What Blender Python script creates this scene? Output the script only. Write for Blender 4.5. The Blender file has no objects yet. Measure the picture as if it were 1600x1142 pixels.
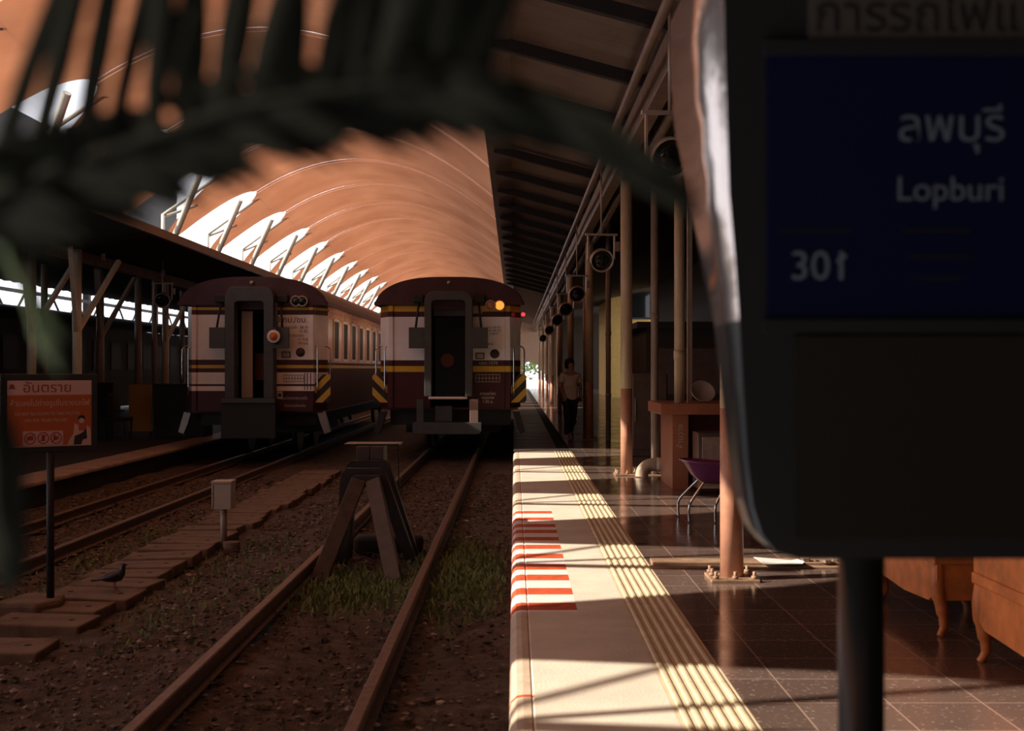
import bpy, math, random
from mathutils import Vector, Matrix
random.seed(7)
S = bpy.context.scene
C = S.collection
# ------------------------------------------------------------------ camera
H = 1.5                                   # eye height above the platform
F = 1900.0                                # focal length in pixels of the 1600 x 1142 frame
cam = bpy.data.cameras.new('camera')
cam.sensor_width = 36.0
cam.lens = 36.0 * F / 1600.0
cam.shift_x = -4.0 / 1600.0
cam.shift_y = 5.0 / 1600.0
cam.clip_start = 0.02
cam.clip_end = 600
cam.dof.use_dof = True
cam.dof.focus_distance = 14.0
cam.dof.aperture_fstop = 4.3
co = bpy.data.objects.new('camera', cam)
co.location = (0, 0, H)
co.rotation_euler = (math.pi / 2, 0, 0)
C.objects.link(co)
S.camera = co
# ------------------------------------------------------------------ light
w = bpy.data.worlds.new('sky')
S.world = w
w.use_nodes = True
bg = w.node_tree.nodes['Background']
bg.inputs[0].default_value = (0.93, 0.93, 1.0, 1)
bg.inputs[1].default_value = 1.75
sun = bpy.data.lights.new('sun', 'SUN')
sun.energy = 7.2
sun.color = (1.0, 0.85, 0.69)
sun.angle = 0.009
so = bpy.data.objects.new('sun', sun)
C.objects.link(so)
so.rotation_euler = Vector((1.0, 0.18, -0.635)).to_track_quat('-Z', 'Y').to_euler()
S.view_settings.view_transform = 'Standard'
S.view_settings.look = 'None'
S.view_settings.exposure = 0.28
S.view_settings.gamma = 1.0
S.view_settings.use_curve_mapping = False


# ------------------------------------------------------------------ materials
def mat(name, col, rough=0.7, metal=0.0, var=0.0, vscale=6.0, bump=0.0, bscale=40.0, spec=0.5, coat=0.0, emit=None, col2=None):
    m = bpy.data.materials.new(name)
    m.use_nodes = True
    nt = m.node_tree
    b = nt.nodes['Principled BSDF']
    b.inputs['Base Color'].default_value = (*col, 1)
    b.inputs['Roughness'].default_value = rough
    b.inputs['Metallic'].default_value = metal
    b.inputs['Specular IOR Level'].default_value = spec
    b.inputs['Coat Weight'].default_value = coat
    b.inputs['Coat Roughness'].default_value = 0.05
    if emit:
        b.inputs['Emission Color'].default_value = (*emit[:3], 1)
        b.inputs['Emission Strength'].default_value = emit[3]
    tc = nt.nodes.new('ShaderNodeTexCoord')
    if var or col2:
        n = nt.nodes.new('ShaderNodeTexNoise')
        n.inputs['Scale'].default_value = vscale
        n.inputs['Detail'].default_value = 8
        n.inputs['Roughness'].default_value = 0.65
        nt.links.new(tc.outputs['Object'], n.inputs['Vector'])
        r = nt.nodes.new('ShaderNodeValToRGB')
        c2 = col2 or tuple(min(1, c * (1 + var)) for c in col)
        c1 = col if col2 else tuple(c * (1 - var) for c in col)
        r.color_ramp.elements[0].position = 0.35
        r.color_ramp.elements[1].position = 0.65
        r.color_ramp.elements[0].color = (*c1, 1)
        r.color_ramp.elements[1].color = (*c2, 1)
        nt.links.new(n.outputs['Fac'], r.inputs['Fac'])
        nt.links.new(r.outputs['Color'], b.inputs['Base Color'])
    if bump:
        n2 = nt.nodes.new('ShaderNodeTexNoise')
        n2.inputs['Scale'].default_value = bscale
        n2.inputs['Detail'].default_value = 6
        nt.links.new(tc.outputs['Object'], n2.inputs['Vector'])
        bp = nt.nodes.new('ShaderNodeBump')
        bp.inputs['Strength'].default_value = bump
        bp.inputs['Distance'].default_value = 0.02
        nt.links.new(n2.outputs['Fac'], bp.inputs['Height'])
        nt.links.new(bp.outputs['Normal'], b.inputs['Normal'])
    return m


def tile_material():
    m = mat('granite_tile', (0.1, 0.07, 0.06), 0.13)
    nt = m.node_tree
    b = nt.nodes['Principled BSDF']
    tc = nt.nodes.new('ShaderNodeTexCoord')
    br = nt.nodes.new('ShaderNodeTexBrick')
    br.offset = 0.0
    br.inputs['Scale'].default_value = 1.0
    br.inputs['Brick Width'].default_value = 0.42
    br.inputs['Row Height'].default_value = 0.42
    br.inputs['Mortar Size'].default_value = 0.004
    br.inputs['Mortar Smooth'].default_value = 0.2
    br.inputs['Color1'].default_value = (0.125, 0.086, 0.072, 1)
    br.inputs['Color2'].default_value = (0.165, 0.114, 0.096, 1)
    br.inputs['Mortar'].default_value = (0.42, 0.30, 0.24, 1)
    nt.links.new(tc.outputs['Object'], br.inputs['Vector'])
    vo = nt.nodes.new('ShaderNodeTexNoise')
    vo.inputs['Scale'].default_value = 38
    vo.inputs['Detail'].default_value = 3
    nt.links.new(tc.outputs['Object'], vo.inputs['Vector'])
    rp = nt.nodes.new('ShaderNodeValToRGB')
    rp.color_ramp.elements[0].position = 0.60
    rp.color_ramp.elements[1].position = 0.70
    rp.color_ramp.elements[0].color = (0, 0, 0, 1)
    rp.color_ramp.elements[1].color = (0.55, 0.55, 0.55, 1)
    nt.links.new(vo.outputs['Fac'], rp.inputs['Fac'])
    mx = nt.nodes.new('ShaderNodeMixRGB')
    mx.inputs['Color2'].default_value = (0.5, 0.42, 0.38, 1)
    nt.links.new(rp.outputs['Color'], mx.inputs['Fac'])
    nt.links.new(br.outputs['Color'], mx.inputs['Color1'])
    n3 = nt.nodes.new('ShaderNodeTexNoise')
    n3.inputs['Scale'].default_value = 1.7
    n3.inputs['Detail'].default_value = 7
    nt.links.new(tc.outputs['Object'], n3.inputs['Vector'])
    mr = nt.nodes.new('ShaderNodeMapRange')
    mr.inputs[1].default_value = 0.3
    mr.inputs[2].default_value = 0.7
    mr.inputs[3].default_value = 0.09
    mr.inputs[4].default_value = 0.24
    nt.links.new(n3.outputs['Fac'], mr.inputs[0])
    nt.links.new(mr.outputs[0], b.inputs['Roughness'])
    nt.links.new(mx.outputs['Color'], b.inputs['Base Color'])
    return m


def vault_material(name, c1, c2, tr):
    m = bpy.data.materials.new(name)
    m.use_nodes = True
    nt = m.node_tree
    nt.nodes.clear()
    out = nt.nodes.new('ShaderNodeOutputMaterial')
    tc = nt.nodes.new('ShaderNodeTexCoord')
    n = nt.nodes.new('ShaderNodeTexNoise')
    n.inputs['Scale'].default_value = 0.7
    n.inputs['Detail'].default_value = 5
    nt.links.new(tc.outputs['Object'], n.inputs['Vector'])
    r = nt.nodes.new('ShaderNodeValToRGB')
    r.color_ramp.elements[0].position = 0.3
    r.color_ramp.elements[1].position = 0.7
    r.color_ramp.elements[0].color = (*c1, 1)
    r.color_ramp.elements[1].color = (*c2, 1)
    nt.links.new(n.outputs['Fac'], r.inputs['Fac'])
    d = nt.nodes.new('ShaderNodeBsdfDiffuse')
    t = nt.nodes.new('ShaderNodeBsdfTranslucent')
    g = nt.nodes.new('ShaderNodeBsdfGlossy')
    g.inputs['Roughness'].default_value = 0.35
    nt.links.new(r.outputs['Color'], d.inputs['Color'])
    nt.links.new(r.outputs['Color'], t.inputs['Color'])
    mx = nt.nodes.new('ShaderNodeMixShader')
    mx.inputs[0].default_value = tr
    nt.links.new(d.outputs[0], mx.inputs[1])
    nt.links.new(t.outputs[0], mx.inputs[2])
    m2 = nt.nodes.new('ShaderNodeMixShader')
    m2.inputs[0].default_value = 0.03
    nt.links.new(mx.outputs[0], m2.inputs[1])
    nt.links.new(g.outputs[0], m2.inputs[2])
    nt.links.new(m2.outputs[0], out.inputs['Surface'])
    return m


def hazard_material(name, sign):
    m = mat(name, (0.5, 0.3, 0.03), 0.5)
    nt = m.node_tree
    b = nt.nodes['Principled BSDF']
    tc = nt.nodes.new('ShaderNodeTexCoord')
    sx = nt.nodes.new('ShaderNodeSeparateXYZ')
    nt.links.new(tc.outputs['Object'], sx.inputs[0])
    ml = nt.nodes.new('ShaderNodeMath')
    ml.operation = 'MULTIPLY'
    ml.inputs[1].default_value = sign
    nt.links.new(sx.outputs['X'], ml.inputs[0])
    ad = nt.nodes.new('ShaderNodeMath')
    ad.operation = 'ADD'
    nt.links.new(sx.outputs['Z'], ad.inputs[0])
    nt.links.new(ml.outputs[0], ad.inputs[1])
    dv = nt.nodes.new('ShaderNodeMath')
    dv.operation = 'DIVIDE'
    dv.inputs[1].default_value = 0.30
    nt.links.new(ad.outputs[0], dv.inputs[0])
    fr = nt.nodes.new('ShaderNodeMath')
    fr.operation = 'FRACT'
    nt.links.new(dv.outputs[0], fr.inputs[0])
    gt = nt.nodes.new('ShaderNodeMath')
    gt.operation = 'GREATER_THAN'
    gt.inputs[1].default_value = 0.5
    nt.links.new(fr.outputs[0], gt.inputs[0])
    mx = nt.nodes.new('ShaderNodeMixRGB')
    mx.inputs['Color1'].default_value = (0.015, 0.012, 0.012, 1)
    mx.inputs['Color2'].default_value = (0.62, 0.36, 0.04, 1)
    nt.links.new(gt.outputs[0], mx.inputs['Fac'])
    nt.links.new(mx.outputs[0], b.inputs['Base Color'])
    return m


M = {}
M['vault'] = vault_material('vault_cladding', (0.195, 0.075, 0.038), (0.27, 0.115, 0.060), 0.64)
M['rib'] = vault_material('cream_rib', (0.74, 0.42, 0.27), (0.78, 0.46, 0.31), 0.5)
M['strut'] = mat('cream_strut', (0.62, 0.58, 0.48), 0.5)
M['tile'] = tile_material()
M['cream'] = mat('cream_concrete', (0.74, 0.67, 0.56), 0.7, var=0.10, vscale=2.2, bump=0.12, bscale=60)
M['nosing'] = mat('nosing_concrete', (0.62, 0.50, 0.38), 0.7, var=0.15, vscale=5, bump=0.15, bscale=60)
M['white_paint'] = mat('white_kerb_paint', (0.84, 0.80, 0.78), 0.6, var=0.05, vscale=9)
M['red_paint'] = mat('red_kerb_paint', (0.62, 0.10, 0.035), 0.6, var=0.25, vscale=12)
M['tactile'] = mat('tactile_yellow', (0.70, 0.59, 0.40), 0.6, var=0.12, vscale=4, bump=0.1)
M['plank'] = mat('dark_planking', (0.10, 0.075, 0.06), 0.32, var=0.3, vscale=3)
M['ballast'] = mat('ballast', (0.105, 0.075, 0.060), 0.95, var=0.55, vscale=9, bump=1.0, bscale=70)
M['gravel'] = mat('gravel', (0.17, 0.125, 0.10), 0.95, var=0.7, vscale=11)
gn = M['gravel'].node_tree
geo = gn.nodes.new('ShaderNodeNewGeometry')
grp = gn.nodes.new('ShaderNodeValToRGB')
grp.color_ramp.elements[0].color = (0.055, 0.038, 0.030, 1)
grp.color_ramp.elements[1].color = (0.36, 0.29, 0.245, 1)
e_ = grp.color_ramp.elements.new(0.75)
e_.color = (0.15, 0.11, 0.088, 1)
gn.links.new(geo.outputs['Random Per Island'], grp.inputs['Fac'])
gn.links.new(grp.outputs['Color'], gn.nodes['Principled BSDF'].inputs['Base Color'])
M['rail'] = mat('rusty_rail', (0.16, 0.10, 0.077), 0.5, var=0.3, vscale=14, metal=0.3)
M['slab'] = mat('slab_concrete', (0.17, 0.115, 0.080), 0.9, var=0.3, vscale=5, bump=0.4, bscale=30)
M['hole'] = mat('slab_hole', (0.01, 0.008, 0.007), 0.95)
M['stop'] = mat('buffer_paint', (0.060, 0.040, 0.038), 0.55, var=0.25, vscale=9)
M['stop_dark'] = mat('buffer_rail', (0.022, 0.018, 0.018), 0.5, var=0.3, vscale=9)
M['grass'] = mat('grass', (0.11, 0.18, 0.06), 0.7, col2=(0.25, 0.32, 0.14), vscale=5)
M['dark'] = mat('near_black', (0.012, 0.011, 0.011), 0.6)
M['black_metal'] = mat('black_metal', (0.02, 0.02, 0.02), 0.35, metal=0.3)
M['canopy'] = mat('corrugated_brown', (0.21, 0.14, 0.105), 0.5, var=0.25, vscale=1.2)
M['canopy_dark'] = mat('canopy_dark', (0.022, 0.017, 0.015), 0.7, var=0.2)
M['beam'] = mat('beam_brown', (0.20, 0.12, 0.082), 0.5, var=0.3, vscale=5)
M['gutter'] = mat('gutter', (0.12, 0.08, 0.066), 0.4, var=0.2)
M['post_cream'] = mat('post_cream', (0.60, 0.46, 0.31), 0.32, var=0.08, vscale=6)
M['post_brown'] = mat('post_brown', (0.52, 0.26, 0.17), 0.3, var=0.15, vscale=6)
M['post_cream_lit'] = mat('post_cream_lit', (0.78, 0.68, 0.52), 0.35, var=0.06, vscale=6)  # lighter copy of the cream, light from the left put into the colour
M['post_grey'] = mat('post_grey', (0.34, 0.27, 0.21), 0.4, var=0.1)
M['pvc'] = mat('pvc', (0.55, 0.44, 0.34), 0.4, var=0.1)
M['steel'] = mat('steel', (0.55, 0.5, 0.47), 0.28, metal=1.0, var=0.12)
M['chrome'] = mat('chrome', (0.75, 0.72, 0.70), 0.15, metal=1.0)
M['maroon'] = mat('coach_maroon', (0.062, 0.014, 0.018), 0.30, var=0.2, vscale=3)
M['maroon_roof'] = mat('roof_maroon', (0.055, 0.017, 0.024), 0.35, var=0.3, vscale=3)
M['coach_white'] = mat('coach_white', (0.86, 0.82, 0.83), 0.3, var=0.06, vscale=2.5)
M['coach_cream'] = mat('coach_cream', (0.86, 0.75, 0.69), 0.3, var=0.08, vscale=2.5)
M['flank'] = mat('flank_cream_glow', (0.90, 0.53, 0.33), 0.28, var=0.15, vscale=2)  # cream flank coloured orange for the sunlight reflected onto it
M['flank_maroon'] = mat('flank_maroon', (0.06, 0.022, 0.016), 0.6)
M['coach_glow'] = mat('coach_glow', (0.72, 0.36, 0.19), 0.22, var=0.35, vscale=3.5)  # orange glow of reflected sun put into the colour; mottling is staining
M['yellow'] = mat('coach_yellow', (0.66, 0.40, 0.035), 0.35, var=0.08)
M['gang'] = mat('gangway_grey', (0.055, 0.056, 0.056), 0.55, var=0.15)
M['gang_pink'] = mat('threshold_metal', (0.36, 0.24, 0.21), 0.35, metal=0.5)
M['glass_dark'] = mat('dark_glass', (0.012, 0.013, 0.014), 0.06)
M['door_beige'] = mat('door_beige', (0.45, 0.40, 0.34), 0.5)
M['door_brown'] = mat('door_brown', (0.16, 0.055, 0.03), 0.5)
M['lamp_on'] = mat('amber_lamp_lit', (0.9, 0.3, 0.04), 0.3, emit=(1.0, 0.22, 0.03, 1.6))
M['lamp_off'] = mat('amber_lamp', (0.5, 0.17, 0.05), 0.15)
M['lamp_white'] = mat('clear_lamp', (0.4, 0.38, 0.36), 0.1)
M['disc_orange'] = mat('disc_orange', (0.55, 0.13, 0.03), 0.4)
M['white'] = mat('plain_white', (0.75, 0.72, 0.70), 0.5)
M['red_tail'] = mat('red_tail_lamp', (0.6, 0.02, 0.03), 0.3, emit=(1, 0.05, 0.07, 1.2))
M['sticker'] = mat('sticker_white', (0.5, 0.45, 0.42), 0.5)
M['ink'] = mat('ink_brown', (0.05, 0.025, 0.022), 0.5)
M['haz_p'] = hazard_material('hazard_stripes_rising', -1.0)
M['haz_n'] = hazard_material('hazard_stripes_falling', 1.0)
M['sign_red'] = mat('sign_red', (0.30, 0.02, 0.02), 0.5)
M['sign_orange'] = mat('sign_orange', (0.42, 0.085, 0.018), 0.45)
M['sign_pink'] = mat('sign_header', (0.60, 0.36, 0.33), 0.45)
M['skin'] = mat('skin', (0.42, 0.22, 0.15), 0.5)
M['box_beige'] = mat('box_beige', (0.44, 0.37, 0.31), 0.5, var=0.06)
M['pigeon'] = mat('pigeon', (0.025, 0.022, 0.028), 0.5, var=0.3, vscale=20)
M['counter'] = mat('counter_brown', (0.38, 0.14, 0.075), 0.35, var=0.08)
M['counter_dark'] = mat('counter_dark', (0.13, 0.045, 0.028), 0.4)
M['purple'] = mat('purple_plastic', (0.24, 0.07, 0.19), 0.22, coat=0.6)
M['bench_wood'] = mat('bench_wood', (0.70, 0.22, 0.06), 0.4, var=0.28, vscale=5)
M['paper'] = mat('paper', (0.85, 0.82, 0.80), 0.7)
M['rubble'] = mat('rubble', (0.22, 0.16, 0.12), 0.9, var=0.3)
M['channel'] = mat('channel_wood', (0.33, 0.21, 0.135), 0.55, var=0.3, vscale=8)
M['lamp_shell'] = mat('floodlight_shell', (0.48, 0.40, 0.35), 0.3, metal=0.2)
M['sign_case'] = mat('sign_case', (0.012, 0.012, 0.012), 0.3)
M['sign_side'] = mat('sign_side_steel', (0.52, 0.46, 0.43), 0.14, metal=0.85, var=0.06, vscale=9, bump=0.12, bscale=9)
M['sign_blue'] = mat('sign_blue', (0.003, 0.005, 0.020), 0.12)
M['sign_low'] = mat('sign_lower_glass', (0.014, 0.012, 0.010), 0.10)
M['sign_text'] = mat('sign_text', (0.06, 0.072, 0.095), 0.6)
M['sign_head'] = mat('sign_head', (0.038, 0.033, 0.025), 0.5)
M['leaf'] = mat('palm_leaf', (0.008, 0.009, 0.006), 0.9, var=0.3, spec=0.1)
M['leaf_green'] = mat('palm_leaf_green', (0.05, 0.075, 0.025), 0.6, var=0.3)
M['terracotta'] = mat('terracotta', (0.28, 0.11, 0.06), 0.8)
M['soil'] = mat('soil', (0.03, 0.02, 0.015), 0.95)
M['wall_brown'] = mat('end_wall', (0.62, 0.47, 0.37), 0.8, var=0.08)
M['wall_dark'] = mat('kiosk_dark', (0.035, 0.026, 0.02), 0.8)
M['facade'] = mat('facade_yellow', (0.60, 0.40, 0.12), 0.8, var=0.1)
M['facade_white'] = mat('facade_white', (0.7, 0.68, 0.66), 0.8)
M['tree'] = mat('tree_leaves', (0.08, 0.14, 0.03), 0.7, var=0.4, vscale=3)
M['bark'] = mat('bark', (0.09, 0.06, 0.04), 0.9)
M['far_ground'] = mat('far_ground', (0.6, 0.55, 0.48), 0.9)
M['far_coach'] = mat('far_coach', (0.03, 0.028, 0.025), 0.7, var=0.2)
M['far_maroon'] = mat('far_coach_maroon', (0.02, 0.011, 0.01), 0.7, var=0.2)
M['board_yellow'] = mat('board_yellow', (0.42, 0.22, 0.03), 0.5)
M['shirt'] = mat('shirt', (0.7, 0.6, 0.56), 0.8)
M['trousers'] = mat('trousers', (0.02, 0.02, 0.025), 0.8)
M['hair'] = mat('hair', (0.008, 0.007, 0.007), 0.5)
M['litter'] = mat('litter', (0.55, 0.5, 0.46), 0.8)


# ------------------------------------------------------------------ mesh helpers
class MB:
    def __init__(s):
        s.v = []
        s.f = []
        s.m = []
        s.sm = []

    def face(s, ids, mi=0, smooth=False):
        s.f.append(ids)
        s.m.append(mi)
        s.sm.append(smooth)

    def box(s, a, b, mi=0):
        x0, y0, z0 = a
        x1, y1, z1 = b
        n = len(s.v)
        s.v += [(x0, y0, z0), (x1, y0, z0), (x1, y1, z0), (x0, y1, z0), (x0, y0, z1), (x1, y0, z1), (x1, y1, z1), (x0, y1, z1)]
        for q in ((0, 3, 2, 1), (4, 5, 6, 7), (0, 1, 5, 4), (1, 2, 6, 5), (2, 3, 7, 6), (3, 0, 4, 7)):
            s.face(tuple(n + i for i in q), mi)
        return s

    def bar(s, p, q, wd, ht, mi=0, up=(0, 0, 1)):
        p = Vector(p)
        q = Vector(q)
        d = (q - p).normalized()
        u = Vector(up)
        if abs(d.dot(u)) > 0.97:
            u = Vector((0, 1, 0))
        r = d.cross(u).normalized()
        u = r.cross(d).normalized()
        n = len(s.v)
        for e in (p, q):
            for a, b in ((-1, -1), (1, -1), (1, 1), (-1, 1)):
                s.v.append(tuple(e + r * (a * wd / 2) + u * (b * ht / 2)))
        for f in ((0, 1, 2, 3), (7, 6, 5, 4), (0, 4, 5, 1), (1, 5, 6, 2), (2, 6, 7, 3), (3, 7, 4, 0)):
            s.face(tuple(n + i for i in f), mi)
        return s

    def tube(s, pts, r, n=10, mi=0, cap=True):
        pts = [Vector(p) for p in pts]
        rs = r if isinstance(r, (list, tuple)) else [r] * len(pts)
        base = len(s.v)
        pu = None
        for i, p in enumerate(pts):
            d = (pts[min(i + 1, len(pts) - 1)] - pts[max(i - 1, 0)]).normalized()
            if pu is None:
                u = Vector((0, 0, 1)) if abs(d.z) < 0.9 else Vector((1, 0, 0))
            else:
                u = pu
            u = (u - d * u.dot(d)).normalized()
            pu = u
            w_ = d.cross(u)
            for k in range(n):
                a = 2 * math.pi * k / n
                s.v.append(tuple(p + (u * math.cos(a) + w_ * math.sin(a)) * rs[i]))
        for i in range(len(pts) - 1):
            for k in range(n):
                a = base + i * n + k
                b = base + i * n + (k + 1) % n
                s.face((a, b, b + n, a + n), mi, True)
        if cap:
            s.face(tuple(base + k for k in reversed(range(n))), mi)
            s.face(tuple(base + (len(pts) - 1) * n + k for k in range(n)), mi)
        return s

    def lathe(s, prof, n=20, loc=(0, 0, 0), axis='Z', mi=0):
        """prof: (radius, height) pairs along the axis"""
        base = len(s.v)
        lx, ly, lz = loc
        for r, h in prof:
            for k in range(n):
                a = 2 * math.pi * k / n
                c, d = r * math.cos(a), r * math.sin(a)
                if axis == 'Z':
                    s.v.append((lx + c, ly + d, lz + h))
                elif axis == 'Y':
                    s.v.append((lx + c, ly + h, lz - d))
                else:
                    s.v.append((lx + h, ly + c, lz + d))
        for i in range(len(prof) - 1):
            for k in range(n):
                a = base + i * n + k
                b = base + i * n + (k + 1) % n
                s.face((a, b, b + n, a + n), mi, True)
        if prof[0][0] > 1e-4:
            s.face(tuple(base + k for k in reversed(range(n))), mi)
        if prof[-1][0] > 1e-4:
            s.face(tuple(base + (len(prof) - 1) * n + k for k in range(n)), mi)
        return s

    def prism(s, poly, y0, y1, mi=0, axis='Y'):
        """poly in (x, z), pushed along y (or (y, z) along x, or (x, y) along z)"""
        n = len(poly)
        base = len(s.v)
        for d in (y0, y1):
            for a, b in poly:
                s.v.append((a, d, b) if axis == 'Y' else ((d, a, b) if axis == 'X' else (a, b, d)))
        s.face(tuple(base + i for i in range(n)), mi)
        s.face(tuple(base + n + i for i in reversed(range(n))), mi)
        for i in range(n):
            j = (i + 1) % n
            s.face((base + i, base + n + i, base + n + j, base + j), mi)
        return s

    def grid(s, rows, mi=0, smooth=True, matf=None):
        base = len(s.v)
        nc = len(rows[0])
        for r in rows:
            s.v += [tuple(p) for p in r]
        for i in range(len(rows) - 1):
            for j in range(nc - 1):
                a = base + i * nc + j
                s.face((a, a + 1, a + nc + 1, a + nc), matf(i, j) if matf else mi, smooth)
        return s

    def build(s, name, mats, parent=None, bevel=0.0, seg=2, loc=None, smooth_angle=None, fix=True):
        me = bpy.data.meshes.new(name)
        me.from_pydata(s.v, [], s.f)
        if not isinstance(mats, (list, tuple)):
            mats = [mats]
        for m in mats:
            me.materials.append(m)
        me.polygons.foreach_set('material_index', s.m)
        me.polygons.foreach_set('use_smooth', s.sm)
        if fix:
            import bmesh
            bm = bmesh.new()
            bm.from_mesh(me)
            bmesh.ops.recalc_face_normals(bm, faces=bm.faces)
            bm.to_mesh(me)
            bm.free()
        me.update()
        o = bpy.data.objects.new(name, me)
        C.objects.link(o)
        if parent:
            o.parent = parent
        if loc:
            o.location = loc
        if bevel:
            b = o.modifiers.new('bevel', 'BEVEL')
            b.width = bevel
            b.segments = seg
            b.limit_method = 'ANGLE'
        return o


def tag(o, label, cat, group=None):
    o['label'] = label
    o['category'] = cat
    if group:
        o['group'] = group
    return o


def struct(o):
    o['kind'] = 'structure'
    return o


def thing(name, label, cat, loc=(0, 0, 0), rz=0.0, group=None):
    o = bpy.data.objects.new(name, None)
    o.empty_display_size = 0.1
    C.objects.link(o)
    o.location = loc
    o.rotation_euler = (0, 0, rz)
    return tag(o, label, cat, group)


def dup(root, loc, label, rz=None, group=None):
    r = root.copy()
    C.objects.link(r)
    r.location = loc
    if rz is not None:
        r.rotation_euler = (0, 0, rz)
    r['label'] = label
    if group:
        r['group'] = group
    for ch in list(root.children):
        c = ch.copy()
        C.objects.link(c)
        c.parent = r
        for g in list(ch.children):
            d = g.copy()
            C.objects.link(d)
            d.parent = c
    return r


def text(name, s, size, m, parent, loc, rot=(math.pi / 2, 0, 0), align='CENTER', ext=0.002, sx=1.0):
    cu = bpy.data.curves.new(name, 'FONT')
    cu.body = s
    cu.size = size
    cu.extrude = ext
    cu.align_x = align
    cu.align_y = 'CENTER'
    t = bpy.data.objects.new(name + '_curve', cu)
    C.objects.link(t)
    bpy.context.view_layer.update()
    dg = bpy.context.evaluated_depsgraph_get()
    me = bpy.data.meshes.new_from_object(t.evaluated_get(dg))
    bpy.data.objects.remove(t)
    me.materials.clear()
    me.materials.append(m)
    o = bpy.data.objects.new(name, me)
    C.objects.link(o)
    o.parent = parent
    o.location = loc
    o.rotation_euler = rot
    o.scale = (sx, 1, 1)
    return o


def ordinal(i):
    return ['first', 'second', 'third', 'fourth', 'fifth', 'sixth', 'seventh', 'eighth', 'ninth', 'tenth', 'eleventh', 'twelfth',
            'thirteenth', 'fourteenth', 'fifteenth', 'sixteenth', 'seventeenth', 'eighteenth', 'nineteenth', 'twentieth',
            'twenty-first', 'twenty-second', 'twenty-third', 'twenty-fourth', 'twenty-fifth', 'twenty-sixth', 'twenty-seventh',
            'twenty-eighth', 'twenty-ninth', 'thirtieth', 'thirty-first', 'thirty-second', 'thirty-third', 'thirty-fourth'][i]


def smooth_path(ps, n=6):
    ps = [Vector(p) for p in ps]
    out = []
    for i in range(len(ps) - 1):
        p0 = ps[max(i - 1, 0)]
        p1, p2 = ps[i], ps[i + 1]
        p3 = ps[min(i + 2, len(ps) - 1)]
        for k in range(n):
            t = k / n
            out.append(0.5 * ((2 * p1) + (p2 - p0) * t + (2 * p0 - 5 * p1 + 4 * p2 - p3) * t * t + (3 * p1 - p0 - 3 * p2 + p3) * t ** 3))
    out.append(ps[-1])
    return out


# ------------------------------------------------------------------ the vault
PITCH = 4.2
CY0 = 5.5                                   # centre of one spandrel
XC, ZC = -4.2, H + 5.67                      # crown line
XTIP = -6.96


def vz(x):
    if x > -0.35:
        return ZC - 1.67 * ((-0.35 - XC) / 3.8) ** 2 + 0.10 * (x + 0.35)
    return ZC - 1.67 * ((x - XC) / 3.8) ** 2


WT = [(-9.4, 0.16), (-8.8, 0.55), (-8.5, 1.15), (-8.2, 1.52), (-7.9, 1.90), (-7.5, 2.40), (-7.35, 2.68), (-7.2, 3.02), (-7.1, 3.34), (-7.05, 3.54), (-6.99, 3.90), (XTIP, PITCH)]


def wx(x):
    if x >= XTIP:
        return PITCH
    for (a, b), (c, d) in zip(WT, WT[1:]):
        if a <= x <= c:
            return b + (d - b) * (x - a) / (c - a)
    return 0.16


xs = [-9.4, -9.1, -8.8, -8.5, -8.2, -7.9, -7.7, -7.5, -7.35, -7.2, -7.1, -7.05, -6.99, XTIP] + [XTIP + (-0.35 - XTIP) * i / 22 for i in range(1, 23)] + [1, 3, 5, 8]
vm = MB()
BAYS = range(-2, 20)
for k in BAYS:
    c = CY0 + k * PITCH
    rows = []
    for x in xs:
        hw = wx(x) / 2 - (0.03 if x >= XTIP else 0)
        row = []
        for j in range(13):
            u = -1 + 2 * j / 12
            sag = 0.22 * (1 - u * u) * (1 if x > XTIP else max(0.2, wx(x) / PITCH))
            row.append((x, c + u * hw, vz(x) - sag))
        rows.append(row)
    vm.grid(rows)
struct(vm.build('ceiling_vault', M['vault'], fix=False))
nrib = 0
for k in BAYS:
    yb = CY0 + (k + 0.5) * PITCH
    if yb < -6:
        continue
    rb = MB()
    pts = [(x, yb, vz(x) - 0.02) for x in [XTIP + (-0.35 - XTIP) * i / 40 for i in range(41)]]
    rows = [[(x, y - 0.035, z + 0.01), (x, y - 0.025, z - 0.045), (x, y + 0.025, z - 0.045), (x, y + 0.035, z + 0.01)] for x, y, z in pts]
    rb.grid(rows, smooth=False)
    nrib += 1
    struct(rb.build('trim_%d' % nrib, M['rib'], fix=False))
# glazing bars that stand in each pointed opening
nl = 0
for k in range(-1, 15):
    yt = CY0 + (k + 0.5) * PITCH
    nl += 1
    t = thing('skylight_frame', 'cream tube frame in the %s pointed opening of the vault from the camera' % ordinal(nl - 1), 'roof frame',
              (-8.35, yt + 0.28, H + 2.4), group='frames in the pointed openings')
    zb = 0.0
    MB().tube([(0, 0, -0.2), (0, 0, 1.27)], 0.045, 8).build('upright', M['strut'], t)
    MB().tube([(-0.35, 0.75, -0.2), (1.02, -0.55, 2.12)], 0.075, 8).build('brace', M['strut'], t)
    MB().tube([(0, 0, 1.25), (1.30, 0.42, 2.30)], 0.04, 8).build('strut', M['strut'], t)
    MB().tube([(0, 0, 1.20), (0.55, 1.0, 1.62)], 0.035, 8).build('strut', M['strut'], t)
    MB().bar((-0.1, -1.9, 0.42), (-0.1, 1.9, 0.42), 0.10, 0.14).build('sill_beam', M['strut'], t)

# ------------------------------------------------------------------ ground, platforms
gm = MB()
xsr = [-6.5 + 6.55 * i / 75 for i in range(76)]
ysr = []
y = 2.2
while y < 30:
    ysr.append(y)
    y += 0.05 + 0.006 * y
ysr += [36, 60, 100]


def gz(x, y):
    base = -0.27 - 0.07 * min(1, max(0, (-x - 1.9) / 1.5))
    base -= 0.03 * math.exp(-((x + 1.2) / 0.35) ** 2)
    return base


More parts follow.
